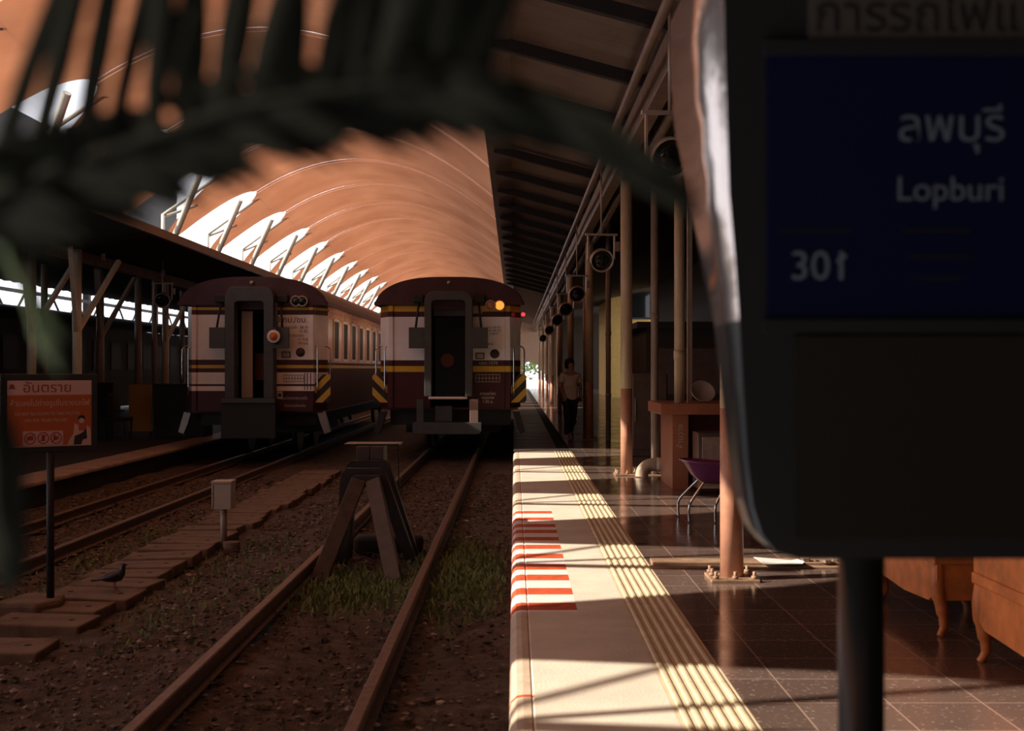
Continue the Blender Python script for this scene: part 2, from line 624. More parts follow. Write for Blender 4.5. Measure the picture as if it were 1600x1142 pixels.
rows = []
for y in ysr:
    rows.append([(x, y, gz(x, y) + (random.uniform(-1, 1) * 0.016 + 0.022 * math.sin(x * 3.1 + y * 1.3) * math.sin(y * 2.2 - x)) * (1 if y < 29 else 0)) for x in xsr])
gm.grid(rows)
struct(gm.build('floor_ballast', M['ballast'], fix=False))

# gravel: loose stones nobody could count
gv = MB()
for i in range(20000):
    y = 3.2 + 17 * random.random() ** 1.7
    x = random.uniform(-6.2, -0.06)
    if -3.65 < x < -2.85 and y > 8:
        continue
    r = random.uniform(0.006, 0.020) * (1.5 if random.random() < 0.05 else 1)
    z = gz(x, y) + random.uniform(0.004, 0.03) + r * 0.3
    n = len(gv.v)
    for dx, dy, dz in ((1, 0, 0), (0, 1, 0), (-1, 0, 0), (0, -1, 0), (0, 0, 0.7), (0, 0, -0.7)):
        gv.v.append((x + (dx + random.uniform(-.35, .35)) * r * 1.3, y + (dy + random.uniform(-.35, .35)) * r * 1.3, z + (dz + random.uniform(-.2, .2)) * r))
    for a, b, c_ in ((0, 1, 4), (1, 2, 4), (2, 3, 4), (3, 0, 4), (1, 0, 5), (2, 1, 5), (3, 2, 5), (0, 3, 5)):
        gv.face((n + a, n + b, n + c_))
o = tag(gv.build('gravel', M['gravel'], fix=False), 'brown gravel and loose stones scattered between and beside the tracks', 'gravel')
o['kind'] = 'stuff'

# right platform
pf = MB().box((1.03, -5, -0.5), (7.5, 92, 0.0))
struct(pf.build('floor_platform', M['tile']))
# kerb with painted bands
prof = [(-0.025, -0.42), (-0.025, -0.07), (-0.015, -0.03), (0.01, -0.006), (0.04, 0.0), (0.075, 0.0), (0.082, -0.006), (0.09, 0.0), (0.39, 0.0), (0.70, 0.0), (0.70, -0.42)]
reds = [(7.56, 7.80), (8.08, 8.32), (8.62, 8.86), (9.08, 9.34), (9.62, 9.86), (10.12, 10.36), (10.62, 10.84), (11.1, 11.32), (11.52, 11.74), (12.04, 12.26), (12.6, 12.82)]
cuts = sorted(set([-5, 22.0, 7.5, 12.9] + [v for r in reds for v in r] + [5.56, 5.60] + [i * 1.5 - 4 for i in range(17)]))
kb = MB()
rows = [[(x, y, z) for x, z in prof] for y in cuts]


def kmat(i, j):
    ym = (cuts[i] + cuts[i + 1]) / 2
    if j >= 8:
        return 0
    if any(a < ym < b for a, b in reds):
        return 2
    if 7.5 < ym < 12.9:
        return 3
    if 5.56 < ym < 5.60 and j < 8:
        return 2 if j < 7 else 0
    return 1 if j < 6 else 0


kb.grid(rows, smooth=False, matf=kmat)
kb.face(tuple(range(len(prof))), 0)
struct(kb.build('trim_kerb', [M['cream'], M['nosing'], M['red_paint'], M['white_paint']]))
tk = MB().box((0.70, -5, -0.42), (1.03, 22.0, -0.001))
for i in range(6):
    x = 0.72 + 0.052 * i
    rows = []
    pr = [(x, -0.0005), (x + 0.007, 0.006), (x + 0.017, 0.0075), (x + 0.027, 0.006), (x + 0.034, -0.0005)]
    yy = -5.0
    while yy < 22:
        ye = min(yy + 0.395, 22.0)
        tk.grid([[(a, yy, b) for a, b in pr], [(a, ye, b) for a, b in pr]], smooth=False)
        yy += 0.40
struct(tk.build('trim_tactile', M['tactile'], fix=False))
pk = MB()
y = 22.0
while y < 92:
    pk.box((-0.02, y, -0.42), (0.80, y + 0.235, random.uniform(-0.012, -0.004)))
    y += 0.24
struct(pk.build('floor_planks', M['plank']))
struct(MB().box((0.80, 22.0, -0.42), (1.03, 92, -0.004)).build('trim_plank_border', M['canopy_dark']))

# left platform
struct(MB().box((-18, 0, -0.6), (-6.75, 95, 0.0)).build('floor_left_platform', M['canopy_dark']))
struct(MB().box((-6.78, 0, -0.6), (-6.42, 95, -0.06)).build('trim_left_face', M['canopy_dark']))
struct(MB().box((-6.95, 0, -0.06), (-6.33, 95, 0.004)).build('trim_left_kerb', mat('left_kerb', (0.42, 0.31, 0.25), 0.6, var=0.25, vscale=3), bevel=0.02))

# ------------------------------------------------------------------ canopies
def corrugated(x0, z0, x1, z1, y0, y1, step=0.075, amp=0.02):
    g = MB()
    rows = []
    y_ = y0
    i = 0
    while y_ < y1:
        a = (-amp, 0, amp, 0)[i % 4]
        rows.append([(x0, y_, z0 + a), (x0 + (x1 - x0) * .5, y_, z0 + (z1 - z0) * .5 + a), (x1, y_, z1 + a)])
        y_ += step
        i += 1
    g.grid(rows, smooth=False)
    return g


rc = corrugated(-0.36, H + 3.66, 1.72, H + 3.10, -6, 92)
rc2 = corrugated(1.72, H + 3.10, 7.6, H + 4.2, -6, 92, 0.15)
struct(rc.build('ceiling_right_canopy', M['canopy'], fix=False))
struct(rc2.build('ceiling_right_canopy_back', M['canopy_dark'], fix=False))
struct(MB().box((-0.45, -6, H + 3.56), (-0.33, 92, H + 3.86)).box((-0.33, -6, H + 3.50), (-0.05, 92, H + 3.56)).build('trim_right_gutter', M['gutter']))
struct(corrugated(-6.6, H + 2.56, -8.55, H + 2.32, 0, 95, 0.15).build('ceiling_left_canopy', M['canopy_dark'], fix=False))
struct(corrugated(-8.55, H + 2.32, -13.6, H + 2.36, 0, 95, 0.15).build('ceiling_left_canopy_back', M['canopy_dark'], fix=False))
struct(MB().box((-6.64, 0, H + 2.44), (-6.56, 95, H + 2.60)).build('trim_left_gutter', M['gutter']))
BEAMS = [y_ for y_ in [0.1 + 2.15 * i for i in range(24)]]
for i, yb in enumerate(BEAMS):
    if yb < 3:
        continue
    b = MB().bar((-0.32, yb, H + 3.52), (1.72, yb, H + 2.98), 0.10, 0.13)
    tag(b.build('canopy_rafter', M['canopy_dark']), 'dark sloping rafter under the right platform canopy, %s from the camera' % ordinal(i - 2), 'rafter', 'rafters of the right canopy')
tag(MB().box((1.36, -5, H + 2.66), (1.52, 91, H + 3.02)).build('canopy_beam', M['beam'], bevel=0.01), 'long brown steel beam running above the right platform columns', 'beam')
tag(MB().tube([(1.18, -4, H + 2.86)] + [(1.18 + (0.015 if j % 2 else -0.01), 2.0 + 4.3 * j, H + 2.80 + 0.05 * (j % 2)) for j in range(20)], 0.045, 10).build('conduit_pipe', M['beam']),
    'thin brown conduit hung along the track side of the right canopy beam', 'pipe')
tag(MB().tube([(1.66, -4, H + 2.70)] + [(1.66 + (0.02 if j % 2 else -0.01), 2.4 + 4.3 * j, H + 2.72 - 0.04 * (j % 2)) for j in range(20)], 0.06, 10).build('conduit_pipe', M['beam']),
    'thicker brown pipe slung under the canopy behind the right beam', 'pipe')
tag(MB().box((-8.62, 6, H + 2.10), (-8.48, 90, H + 2.30)).build('canopy_beam', M['beam'], bevel=0.01), 'long brown steel beam under the left platform canopy', 'beam')

# ------------------------------------------------------------------ columns
def column(x, y, hgt, label, r=0.083, bolts=True, group='columns of the right platform', cream='post_cream', brown=True, braces=0):
    t = thing('canopy_column', label, 'column', (x, y, 0), group=group)
    if brown:
        MB().tube([(0, 0, 0.0), (0, 0, 1.22)], r, 24).build('painted_base', M['post_brown'], t)
        MB().tube([(0, 0, 1.22), (0, 0, hgt)], r, 24).build('shaft', M[cream], t)
    else:
        MB().tube([(0, 0, 0.0), (0, 0, hgt)], r, 16).build('shaft', M[cream], t)
    if bolts:
        MB().box((-0.17, -0.17, 0), (0.17, 0.17, 0.022)).build('base_plate', M['channel'], t, bevel=0.004)
        for bx, by in ((-.135, -.135), (.135, -.135), (-.135, .135), (.135, .135), (0, -.14), (0.14, 0.0), (-.14, 0)):
            MB().lathe([(0.012, 0.02), (0.012, 0.075)], 8, (bx, by, 0)).lathe([(0.022, 0.024), (0.022, 0.045)], 6, (bx, by, 0)).build('bolt', M['channel'], t)
    for sgn in ((1, -1)[:braces]):
        MB().bar((0, sgn * 0.05, hgt - 1.5), (0.35, sgn * 1.3, hgt - 0.1), 0.08, 0.08).build('brace', M[cream], t)
    return t


RY = [8.68 + 8.5 * i for i in range(9)]
for i, yy in enumerate(RY):
    lab = ['nearest sunlit round column, reddish below, bolted beside the drain channel', 'second sunlit round column, cream above reddish base, beside the bent pipe'][i] if i < 2 else \
        '%s round column of the right platform row, in shade' % ordinal(i)
    column(1.58 if i else 1.55, yy, H + 3.0, lab, bolts=i < 4)
    if i >= 1:
        d = thing('downpipe', 'slim rainwater pipe right of the %s column on the right platform' % ordinal(i), 'pipe', (1.98, yy, 0), group='rainwater pipes of the right platform')
        MB().tube([(0, 0, 0.0), (0, 0, H + 3.1)], 0.055, 14).build('pipe', M['post_grey'], d)
        for z in (0.9, 2.2):
            MB().tube([(0, 0, z), (0, 0, z + 0.08)], 0.064, 14).build('coupling', M['post_grey'], d)
for i, (x, y, r) in enumerate([(-8.9, 22.4, .083), (-8.06, 22.4, .083), (-9.2, 27.0, .083), (-9.1, 29.4, .083), (-9.0, 30.4, .06), (-8.9, 31.0, .083), (-9.9, 25.6, .07), (-9.4, 34.4, .07), (-9.0, 40, .08), (-9.0, 46, .08)]):
    column(x, y, H + 2.2, ['cream column on the left platform rising behind the left half of the warning sign',
                           'cream column on the left platform rising behind the right half of the warning sign',
                           'third column from the left edge on the left platform', 'dim column behind the yellow board on the left platform',
                           'slender dim column between two thicker ones near the left train', 'pale column on the left platform left of the hanging floodlight',
                           'dark column between the two cream columns behind the warning sign', 'far thin column just left of the left train',
                           'far column on the left platform hidden beside the left train', 'furthest column on the left platform'][i],
           r, False, 'columns of the left platform', 'post_cream_lit' if i in (0, 1, 5) else 'post_grey', False, 2 if i in (0, 1, 2, 5) else 0)

# ------------------------------------------------------------------ rails
def rail(x, z, y0, y1, label):
    pr = [(-0.05, -0.13), (0.05, -0.13), (0.05, -0.115), (0.012, -0.10), (0.012, -0.035), (0.034, -0.025), (0.034, -0.006), (0.026, 0), (-0.026, 0), (-0.034, -0.006), (-0.034, -0.025), (-0.012, -0.035), (-0.012, -0.10), (-0.05, -0.115)]
    m = MB().prism(pr, y0, y1)
    tag(m.build('rail', M['rail'], loc=(x, 0, z)), label, 'rail', 'track rails')


ZR, ZL = -0.12, -0.2
rail(-0.735, ZR, 2.0, 60, 'rusty rail of the right track, nearest to the platform')
rail(-1.735, ZR, 2.0, 60, 'rusty rail of the right track, passing the left foot of the buffer stop')
rail(-4.37, ZL, 5.0, 60, 'rusty right-hand rail of the left track beyond the slab path')
rail(-5.37, ZL, 5.0, 60, 'rusty rail of the left track, closest to the left platform')

# slab path
proto = None
y = 7.45
for i in range(28):
    L = random.uniform(0.455, 0.52)
    if i == 1:
        y += 0.32
        continue
    lab = '%s worn concrete cover slab of the trackside path from the near end' % ordinal(i if i < 1 else i - 1)
    if proto is None:
        proto = thing('cover_slab', lab, 'slab', group='concrete cover slabs of the path')
        MB().box((-0.33, -0.215, -0.05), (0.33, 0.215, 0.05)).build('slab', M['slab'], proto, bevel=0.012)
        for hx in (-0.2, 0.2):
            MB().lathe([(0.024, 0.0485), (0.024, 0.0515)], 10, (hx, 0.0, 0)).build('lifting_hole', M['hole'], proto)
        o = proto
    else:
        o = dup(proto, (0, 0, 0), lab)
    o.location = (-3.28 + random.uniform(-.055, .055), y + L / 2, -0.285 + random.uniform(-0.008, .008))
    o.rotation_euler = (random.uniform(-.035, .035), random.uniform(-.035, .035), random.uniform(-.08, .08))
    y += L

# ------------------------------------------------------------------ buffer stop
def hoop(y, zt, w0, w1, t):
    p = [(-1.235 - w0, y + t, -0.27), (-1.235 - w1, y, zt - 0.10), (-1.235 - w1 + 0.06, y, zt), (-1.235 + w1 - 0.06, y, zt), (-1.235 + w1, y, zt - 0.10), (-1.235 + w0, y + t, -0.27)]
    return p


bs = thing('buffer_stop', 'dark steel A-frame buffer stop standing over the right track', 'buffer stop', (-1.23, 10.8, -0.27))
off = Vector((1.23, -10.8, 0.27))


def shifted(mb):
    mb.v = [tuple(Vector(p) + off) for p in mb.v]
    return mb


for (yy, zt, dx) in ((11.2, 0.585, 0.0), (11.42, 0.64, 0.012)):
    h_ = MB()
    p = [(-1.64 + dx, yy + .05, -0.27), (-1.60 + dx, yy, zt - 0.13), (-1.585 + dx, yy, zt - 0.05), (-1.54 + dx, yy, zt), (-1.23 + dx, yy, zt), (-1.185 + dx, yy, zt - 0.045), (-1.155 + dx, yy, zt - 0.13), (-0.90 + dx, yy + .05, -0.27)]
    q = [Vector((a[0], a[2])) for a in p]
    inn = []
    for k in range(len(q)):
        d0 = (q[k] - q[k - 1]).normalized() if k else (q[1] - q[0]).normalized()
        d1 = (q[k + 1] - q[k]).normalized() if k < len(q) - 1 else d0
        d_ = (d0 + d1).normalized()
        nn = Vector((d_.y, -d_.x))
        inn.append(q[k] + nn * 0.10 / max(0.6, nn.dot(Vector((d0.y, -d0.x)))))
    for k in range(len(q) - 1):
        h_.prism([tuple(q[k]), tuple(q[k + 1]), tuple(inn[k + 1]), tuple(inn[k])], yy - 0.055, yy + 0.055)
    shifted(h_).build('bent_rail_frame', M['stop_dark'], bs, bevel=0.012)
for a, b in (((-1.425, 11.08, 0.47), (-1.635, 10.1, -0.28)), ((-1.285, 11.08, 0.47), (-0.995, 10.1, -0.28))):
    shifted(MB().bar(a, b, 0.135, 0.08, up=(0, 1, 0))).build('raking_leg', M['stop'], bs, bevel=0.006)
shifted(MB().box((-1.47, 11.06, 0.42), (-1.22, 11.2, 0.53))).build('cross_plate', M['stop_dark'], bs, bevel=0.005)
for x0 in (-1.495, -1.365):
    shifted(MB().box((x0, 11.5, 0.50), (x0 + 0.125, 11.85, 0.765))).build('buffer_block', M['stop'], bs, bevel=0.006)
shifted(MB().box((-1.63, 11.6, 0.768), (-1.10, 11.95, 0.782)).bar((-1.105, 11.62, 0.77), (-1.105, 11.62, -0.2), 0.012, 0.012)).build('top_plate', M['black_metal'], bs)
sl = MB().box((-0.33, -0.11, -0.09), (0.33, 0.11, 0.09))
tag(sl.build('concrete_sleeper', mat('sleeper', (0.045, 0.038, 0.032), 0.9, var=0.3), bevel=0.05, seg=3, loc=(-1.22, 11.8, -0.20)), 'dark rounded concrete sleeper end lying behind the buffer stop legs', 'sleeper')

# ------------------------------------------------------------------ grass
gr = MB()
for i in range(5200):
    q = random.random()
    if q < 0.45:
        x = random.gauss(-0.45, 0.20)
        y = random.gauss(10.4, 0.9)
    elif q < 0.8:
        x = random.gauss(-1.28, 0.27)
        y = random.gauss(9.7, 0.45)
    elif q < 0.9:
        x = random.gauss(-2.55, 0.25)
        y = random.uniform(7.5, 13)
    else:
        x = random.gauss(-3.95, 0.2)
        y = random.uniform(7.5, 14)
    if x > -0.07 or abs(x + 0.735) < 0.06 or abs(x + 1.735) < 0.06:
        continue
    h_ = random.uniform(0.03, 0.11) * (0.7 if q > .8 else 1)
    a = random.uniform(0, 6.28)
    wd = random.uniform(0.005, 0.013)
    lx, ly = math.cos(a) * h_ * .5, math.sin(a) * h_ * .5
    z = gz(x, y) - 0.01
    n = len(gr.v)
    gr.v += [(x - wd, y, z), (x + wd, y, z), (x + lx * .4 + wd * .8, y + ly * .4, z + h_ * .6), (x + lx * .4 - wd * .8, y + ly * .4, z + h_ * .6), (x + lx, y + ly, z + h_)]
    gr.face((n, n + 1, n + 2, n + 3))
    gr.face((n + 3, n + 2, n + 4))
o = tag(gr.build('grass', M['grass'], fix=False), 'low green grass and weeds around the buffer stop and track', 'grass')
o['kind'] = 'stuff'
# litter
for i, (x, y, r, lab) in enumerate([(-.56, 14.0, .035, 'small white scrap of litter beyond the buffer stop, right of the rail'),
                                    (-.39, 6.4, .025, 'white crumpled scrap lying beside the kerb in the near ballast'),
                                    (-2.6, 9.4, .02, 'tiny white scrap beside the left rail of the right track'),
                                    (-.16, 5.25, .04, 'grey brown stone lying close to the platform kerb'),
                                    (-2.12, 7.6, .035, 'flat brown stone left of the near rail'),
                                    (-1.9, 8.0, .02, 'short brown twig-like scrap between the near rails'),
                                    (-4.0, 11.6, .03, 'pale scrap beside the right rail of the left track')]):
    b = MB()
    pts = [(math.cos(a) * r * random.uniform(.7, 1.3), math.sin(a) * r * random.uniform(.7, 1.3)) for a in [k * math.pi / 3 for k in range(6)]]
    b.prism(pts, -r * .3, r * .4, axis='Z')
    tag(b.build('litter' if i not in (3, 4) else 'stone', M['litter'] if i not in (3, 4, 5) else M['rubble'], bevel=r * .15, loc=(x, y, gz(x, y) + r * .45)), lab, 'litter' if i not in (3, 4) else 'stone')

# ------------------------------------------------------------------ coaches
def coach(xc, lead, label):
    """lead True: the right coach (nearer the platform)"""
    Y0 = 23.0
    t = thing('railway_coach', label, 'train', (xc, Y0, 0), group=None)
    if lead:
        bands = [(0.76, 1.44, 0), (1.44, 1.55, 1), (1.55, 1.66, 0), (1.66, 2.48, 2), (2.48, 2.58, 0), (2.58, 2.69, 1), (2.69, 2.86, 0)]
        side = bands
    else:
        bands = [(0.70, 1.08, 0), (1.08, 1.17, 2), (1.17, 1.21, 0), (1.21, 1.43, 2), (1.43, 1.51, 0), (1.51, 1.57, 1), (1.57, 1.67, 0), (1.67, 2.52, 2), (2.52, 2.61, 0), (2.61, 2.66, 1), (2.66, 2.86, 0)]
        side = [(0.70, 1.43, 5), (1.43, 1.51, 5), (1.51, 1.57, 1), (1.57, 1.62, 5), (1.62, 2.46, 3), (2.46, 2.82, 4)]
    half = [(0.36, 0.0), (1.04, 0.0), (1.065, -0.035), (1.145, -0.035), (1.17, 0.0), (1.17, 0.06), (1.34, 0.42), (1.34, 0.46), (1.35, 0.46), (1.35, 20.0)]
    bm_ = MB()
    for sx in (1, -1):
        for k in range(len(half) - 1):
            (xa, ya), (xb, yb) = half[k], half[k + 1]
            bl = side if k == len(half) - 2 else bands
            for z0, z1, mi in bl:
                n = len(bm_.v)
                bm_.v += [(sx * xa, ya, z0), (sx * xb, yb, z0), (sx * xb, yb, z1), (sx * xa, ya, z1)]
                bm_.face((n, n + 1, n + 2, n + 3), mi)
    zb = bands[0][0]
    bm_.box((-1.35, 19.9, zb), (1.35, 20.0, 2.8), 0)
    bm_.box((-1.3, 0.1, zb - .04), (1.3, 19.9, zb), 0)
    bm_.box((-0.36, 0.0, 2.62), (0.36, 0.06, 2.86), 0)
    bm_.build('body', [M['maroon'], M['yellow'], M['coach_white'] if lead else M['coach_cream'], M['flank'], M['coach_glow'], M['flank_maroon']], t)
    # vestibule inside the end door
    MB().box((-0.40, 0.02, zb), (-0.36, 1.7, 2.62)).box((0.36, 0.02, zb), (0.40, 1.7, 2.62)).box((-0.4, 1.7, zb), (0.4, 1.75, 2.62)).box((-0.4, 0.02, 2.62), (0.4, 1.75, 2.66)).build('vestibule', M['dark'], t)
    # roof
    rows = []
    nx = 32
    for ly, sc in ((-0.06, 0.985), (0.02, 1.0), (20.05, 1.0)):
        row = []
        for i in range(nx + 1):
            u = -1 + 2 * i / nx
            u = math.copysign(abs(u) ** 0.8, u)
            row.append((1.41 * u * sc, ly, 2.76 + 0.48 * sc * max(0.0, (1 - abs(u) ** 3)) ** 0.65))
        rows.append(row)
    rf = MB().grid(rows)
    n0 = len(rf.v)
    rf.v += [(p[0], p[1], 2.70) for p in rows[0]]
    for i in range(nx):
        rf.face((i, i + 1, n0 + i + 1, n0 + i))
    n1 = len(rf.v)
    rf.v += [(-1.41, 20.05, 2.70), (1.41, 20.05, 2.70), (-1.41, 20.05, 2.76), (1.41, 20.05, 2.76)]
    rf.box((-1.42, -0.02, 2.70), (-1.35, 20.0, 2.765)).box((1.35, -0.02, 2.70), (1.42, 20.0, 2.765))
    rf.build('roof', M['maroon_roof'], t)
    # gangway hood
    hw = 0.447 if lead else 0.453
    ow = 0.316 if lead else 0.274
    zt = 2.95 if lead else 3.03
    zo = 2.78 if lead else 2.76
    z0 = 0.98 if lead else 0.95
    g = MB()
    outer = [(-hw, z0), (-hw, zt - .16), (-hw + .05, zt - .05), (-hw + .15, zt), (hw - .15, zt), (hw - .05, zt - .05), (hw, zt - .16), (hw, z0)]
    inner = [(-ow, z0), (-ow, zo - .06), (-ow + .02, zo - .02), (-ow + .07, zo), (ow - .07, zo), (ow - .02, zo - .02), (ow, zo - .06), (ow, z0)]
    n = len(outer)
    for yy in (-0.34, 0.0):
        g.v += [(a, yy, b) for a, b in outer] + [(a, yy, b) for a, b in inner]
    for i in range(n - 1):
        g.face((i, i + 1, n + i + 1, n + i))
        g.face((2 * n + i, 3 * n + i, 3 * n + i + 1, 2 * n + i + 1))
        g.face((i, 2 * n + i, 2 * n + i + 1, i + 1))
        g.face((n + i, n + i + 1, 3 * n + i + 1, 3 * n + i))
    for a in (0, n - 1):
        g.face((a, n + a, 3 * n + a, 2 * n + a))
    g.build('gangway_hood', M['gang'], t, bevel=0.01)
    for sx in (-1, 1):
        x0, x1 = sorted((sx * hw, sx * (hw + 0.29)))
        MB().box((x0, -0.34, 1.88), (x1, -0.25, 2.27)).build('buffer_plate', M['gang'], t, bevel=0.006)
        MB().tube([(sx * 0.56, -0.02, 2.74), (sx * 0.575, -0.20, 2.62), (sx * 0.61, -0.29, 2.27)], 0.022, 8).build('hood_rod', M['dark'], t)
        MB().box((sx * 0.58 - .11, -0.16, 2.74), (sx * 0.58 + .11, 0.0, 2.90)).build('rod_bracket', M['dark'], t, bevel=0.03)
    if lead:
        MB().box((-0.30, 0.30, 0.98), (0.30, 0.34, 2.6)).build('end_door', M['glass_dark'], t)
        MB().lathe([(0.13, 0), (0.13, 0.03)], 24, (-0.05, 0.26, 1.66), 'Y').build('marker_disc', M['door_brown'], t)
        MB().box((-0.30, 0.05, 2.5), (0.30, 0.09, 2.76)).build('door_header', M['gang'], t)
        MB().box((-0.36, -0.42, 0.93), (0.36, -0.30, 0.975)).build('threshold', M['gang_pink'], t, bevel=0.008)
        for a, b in ((-0.59, -0.46), (0.40, 0.56)):
            MB().box((a, -0.36, 0.30), (b, -0.26, 0.93)).build('coupler_bracket', M['gang'] if a < 0 else M['gang_pink'], t, bevel=0.008)
        MB().prism([(-0.66, 0.28), (0.58, 0.28), (0.62, 0.34), (0.62, 0.50), (-0.66, 0.50)], -0.38, -0.24).build('bumper_bar', M['gang'], t, bevel=0.01)
        MB().box((-0.26, -0.1, 0.5), (0.06, 0.0, 0.8)).build('coupler_box', M['gang'], t, bevel=0.01)
    else:
        MB().box((-0.24, 0.12, 0.95), (-0.03, 0.17, 2.6)).build('end_door', M['door_beige'], t)
        MB().box((-0.08, 0.55, 1.28), (0.30, 0.58, 1.80)).build('lower_door', M['door_brown'], t)
        MB().box((-0.36, 0.62, 0.95), (0.36, 0.66, 2.6)).build('inner_door', M['glass_dark'], t)
        MB().box((-0.5, -0.42, 0.86), (0.5, -0.25, 0.95)).build('threshold', M['gang'], t, bevel=0.008)
        MB().box((-0.52, -0.36, 0.20), (0.5, -0.2, 0.86)).build('coupler_apron', M['dark'], t, bevel=0.01)
    # twin lamps
    for (lx, on) in (((0.787, False), (0.955, True)) if lead else ((0.835, None), (0.955, None))):
        z = 2.69 if lead else 2.77
        lamp = MB().lathe([(0.098, 0.0), (0.104, -0.08), (0.088, -0.085), (0.084, -0.06)], 20, (lx, -0.06, z), 'Y').build('lamp_bezel', M['lamp_shell'], t)
        MB().lathe([(0.082, -0.06), (0.066, -0.085), (0.03, -0.10), (0.0, -0.103)], 20, (lx, -0.06, z), 'Y').build('lens', M['lamp_on'] if on else (M['lamp_off'] if on is False else M['glass_dark']), lamp)
    MB().lathe([(0.04, 0.0), (0.036, -0.04), (0.0, -0.06)], 14, (0.0, -0.07, 3.12), 'Y').build('roof_lamp', M['lamp_white'], t)
    # round vent and label frame
    cx, cz = (0.86, 1.78) if lead else (0.90, 1.81)
    MB().lathe([(0.088, -0.002), (0.084, -0.014), (0.0, -0.016)], 24, (cx, 0, cz), 'Y').build('round_plate', M['ink'], t)
    fx, fz = (0.58, 1.74) if lead else (0.63, 1.765)
    MB().box((fx - .085, -0.008, fz - .06), (fx + .085, -0.002, fz + .06)).build('label_frame', M['ink'], t)
    MB().box((fx - .065, -0.012, fz - .042), (fx + .065, -0.007, fz + .042)).build('label_plate', M['sticker'], t)
    # number table
    tx0, tx1, tz0, tz1 = (0.50, 0.955, 1.25, 1.39) if lead else (0.58, 0.96, 1.25, 1.38)
    mt = M['sticker'] if lead else M['ink']
    tb = MB()
    th = 0.008
    for q in range(8):
        xx = tx0 + (tx1 - tx0) * q / 7
        tb.box((xx - th / 2, -0.006, tz0), (xx + th / 2, -0.002, tz1))
    for q in range(3):
        zz = tz0 + (tz1 - tz0) * q / 2
        tb.box((tx0, -0.0065, zz - th / 2), (tx1, -0.0022, zz + th / 2))
    tb.build('number_table', mt, t)
    if lead:
        text('number_text', 'บชส.1078', 0.09, M['sticker'], t, (0.74, -0.004, 1.605))
        text('small_text', 'วาระ 30 ตัน\nหนัก 42 ตัน\nจุ 48 ที่', 0.06, M['ink'], t, (0.84, -0.004, 2.22))
        text('small_text', 'พ.ช.', 0.08, M['ink'], t, (0.79, -0.004, 1.97))
        text('maker_text', 'การรถไฟฯ\nกรุงเทพ\n1.25 ม.', 0.075, M['white'], t, (0.73, -0.004, 0.95))
        MB().lathe([(0.04, 0.0), (0.03, -0.04), (0.0, -0.05)], 12, (1.40, 0.3, 2.54), 'Y').build('tail_lamp', M['red_tail'], t)
        MB().box((0.33 + .12, -0.006, 2.54), (0.62, -0.002, 2.66)).build('route_sticker', M['sticker'], t)
    else:
        text('speed_text', '90 กม./ชม.', 0.155, M['ink'], t, (0.70, -0.004, 2.42))
        text('small_text', 'น้ำหนักรถเปล่า  38 ตัน\nบรรทุก           12 ตัน\nห้ามล้อ แบบลม\nวาระ              11 ก.ย.\nครบ               10 ก.ย.', 0.075, M['ink'], t, (0.74, -0.004, 2.13))
        text('maker_text', 'การรถไฟแห่งประเทศไทย', 0.075, M['sticker'], t, (0.78, -0.004, 0.94), sx=0.8)
        text('maker_text', 'โรงงานมักกะสัน', 0.065, M['sticker'], t, (0.80, -0.004, 0.80))
        bd = MB().box((0.455, -0.008, 0.93), (0.565, -0.002, 1.07)).build('badge', M['sticker'], t, bevel=0.002)
        MB().lathe([(0.035, -0.008), (0.035, -0.012)], 16, (0.51, 0, 1.0), 'Y').build('badge_emblem', M['ink'], bd)
        vs = MB()
        for xx in (0.98, 1.03, 1.1):
            vs.box((xx - .008, -0.04 if xx > 1.04 else -0.004, 1.10), (xx + .008, -0.001, 1.42))
        vs.build('pinstripe', M['maroon'], t)
    # hazard plates at the corners
    for sx in (-1, 1):
        pts = [(1.17, 1.22), (1.31, 1.39), (1.42, 1.40), (1.46, 1.36), (1.46, 0.90), (1.42, 0.86), (1.17, 0.86)]
        pts = [(sx * a, b) for a, b in pts]
        if lead or sx > 0:
            MB().prism(pts, 0.04, 0.08).build('hazard_plate', M['haz_p'] if sx > 0 else M['haz_n'], t)
        hr = MB()
        a, b = sx * 1.22, sx * 1.42
        hr.tube(smooth_path([(a, 0.0, 1.0), (a, 0.0, 1.80), (a - sx * .02, 0.02, 1.90), (a - sx * .08, 0.06, 1.93)], 4), 0.016, 8)
        hr.tube(smooth_path([(b, 0.3, 1.3), (b, 0.3, 1.80), (b - sx * .03, 0.3, 1.90), (b - sx * .12, 0.25, 1.94)], 4), 0.016, 8)
        hr.build('grab_rail', M['chrome'], t)
        MB().prism([(sx * 1.20, 0.68), (sx * 1.33, 0.68), (sx * 1.44, 0.30), (sx * 1.34, 0.26), (sx * 1.26, 0.46)], 0.1, 0.3).build('step', M['steel'] if not lead else M['dark'], t)
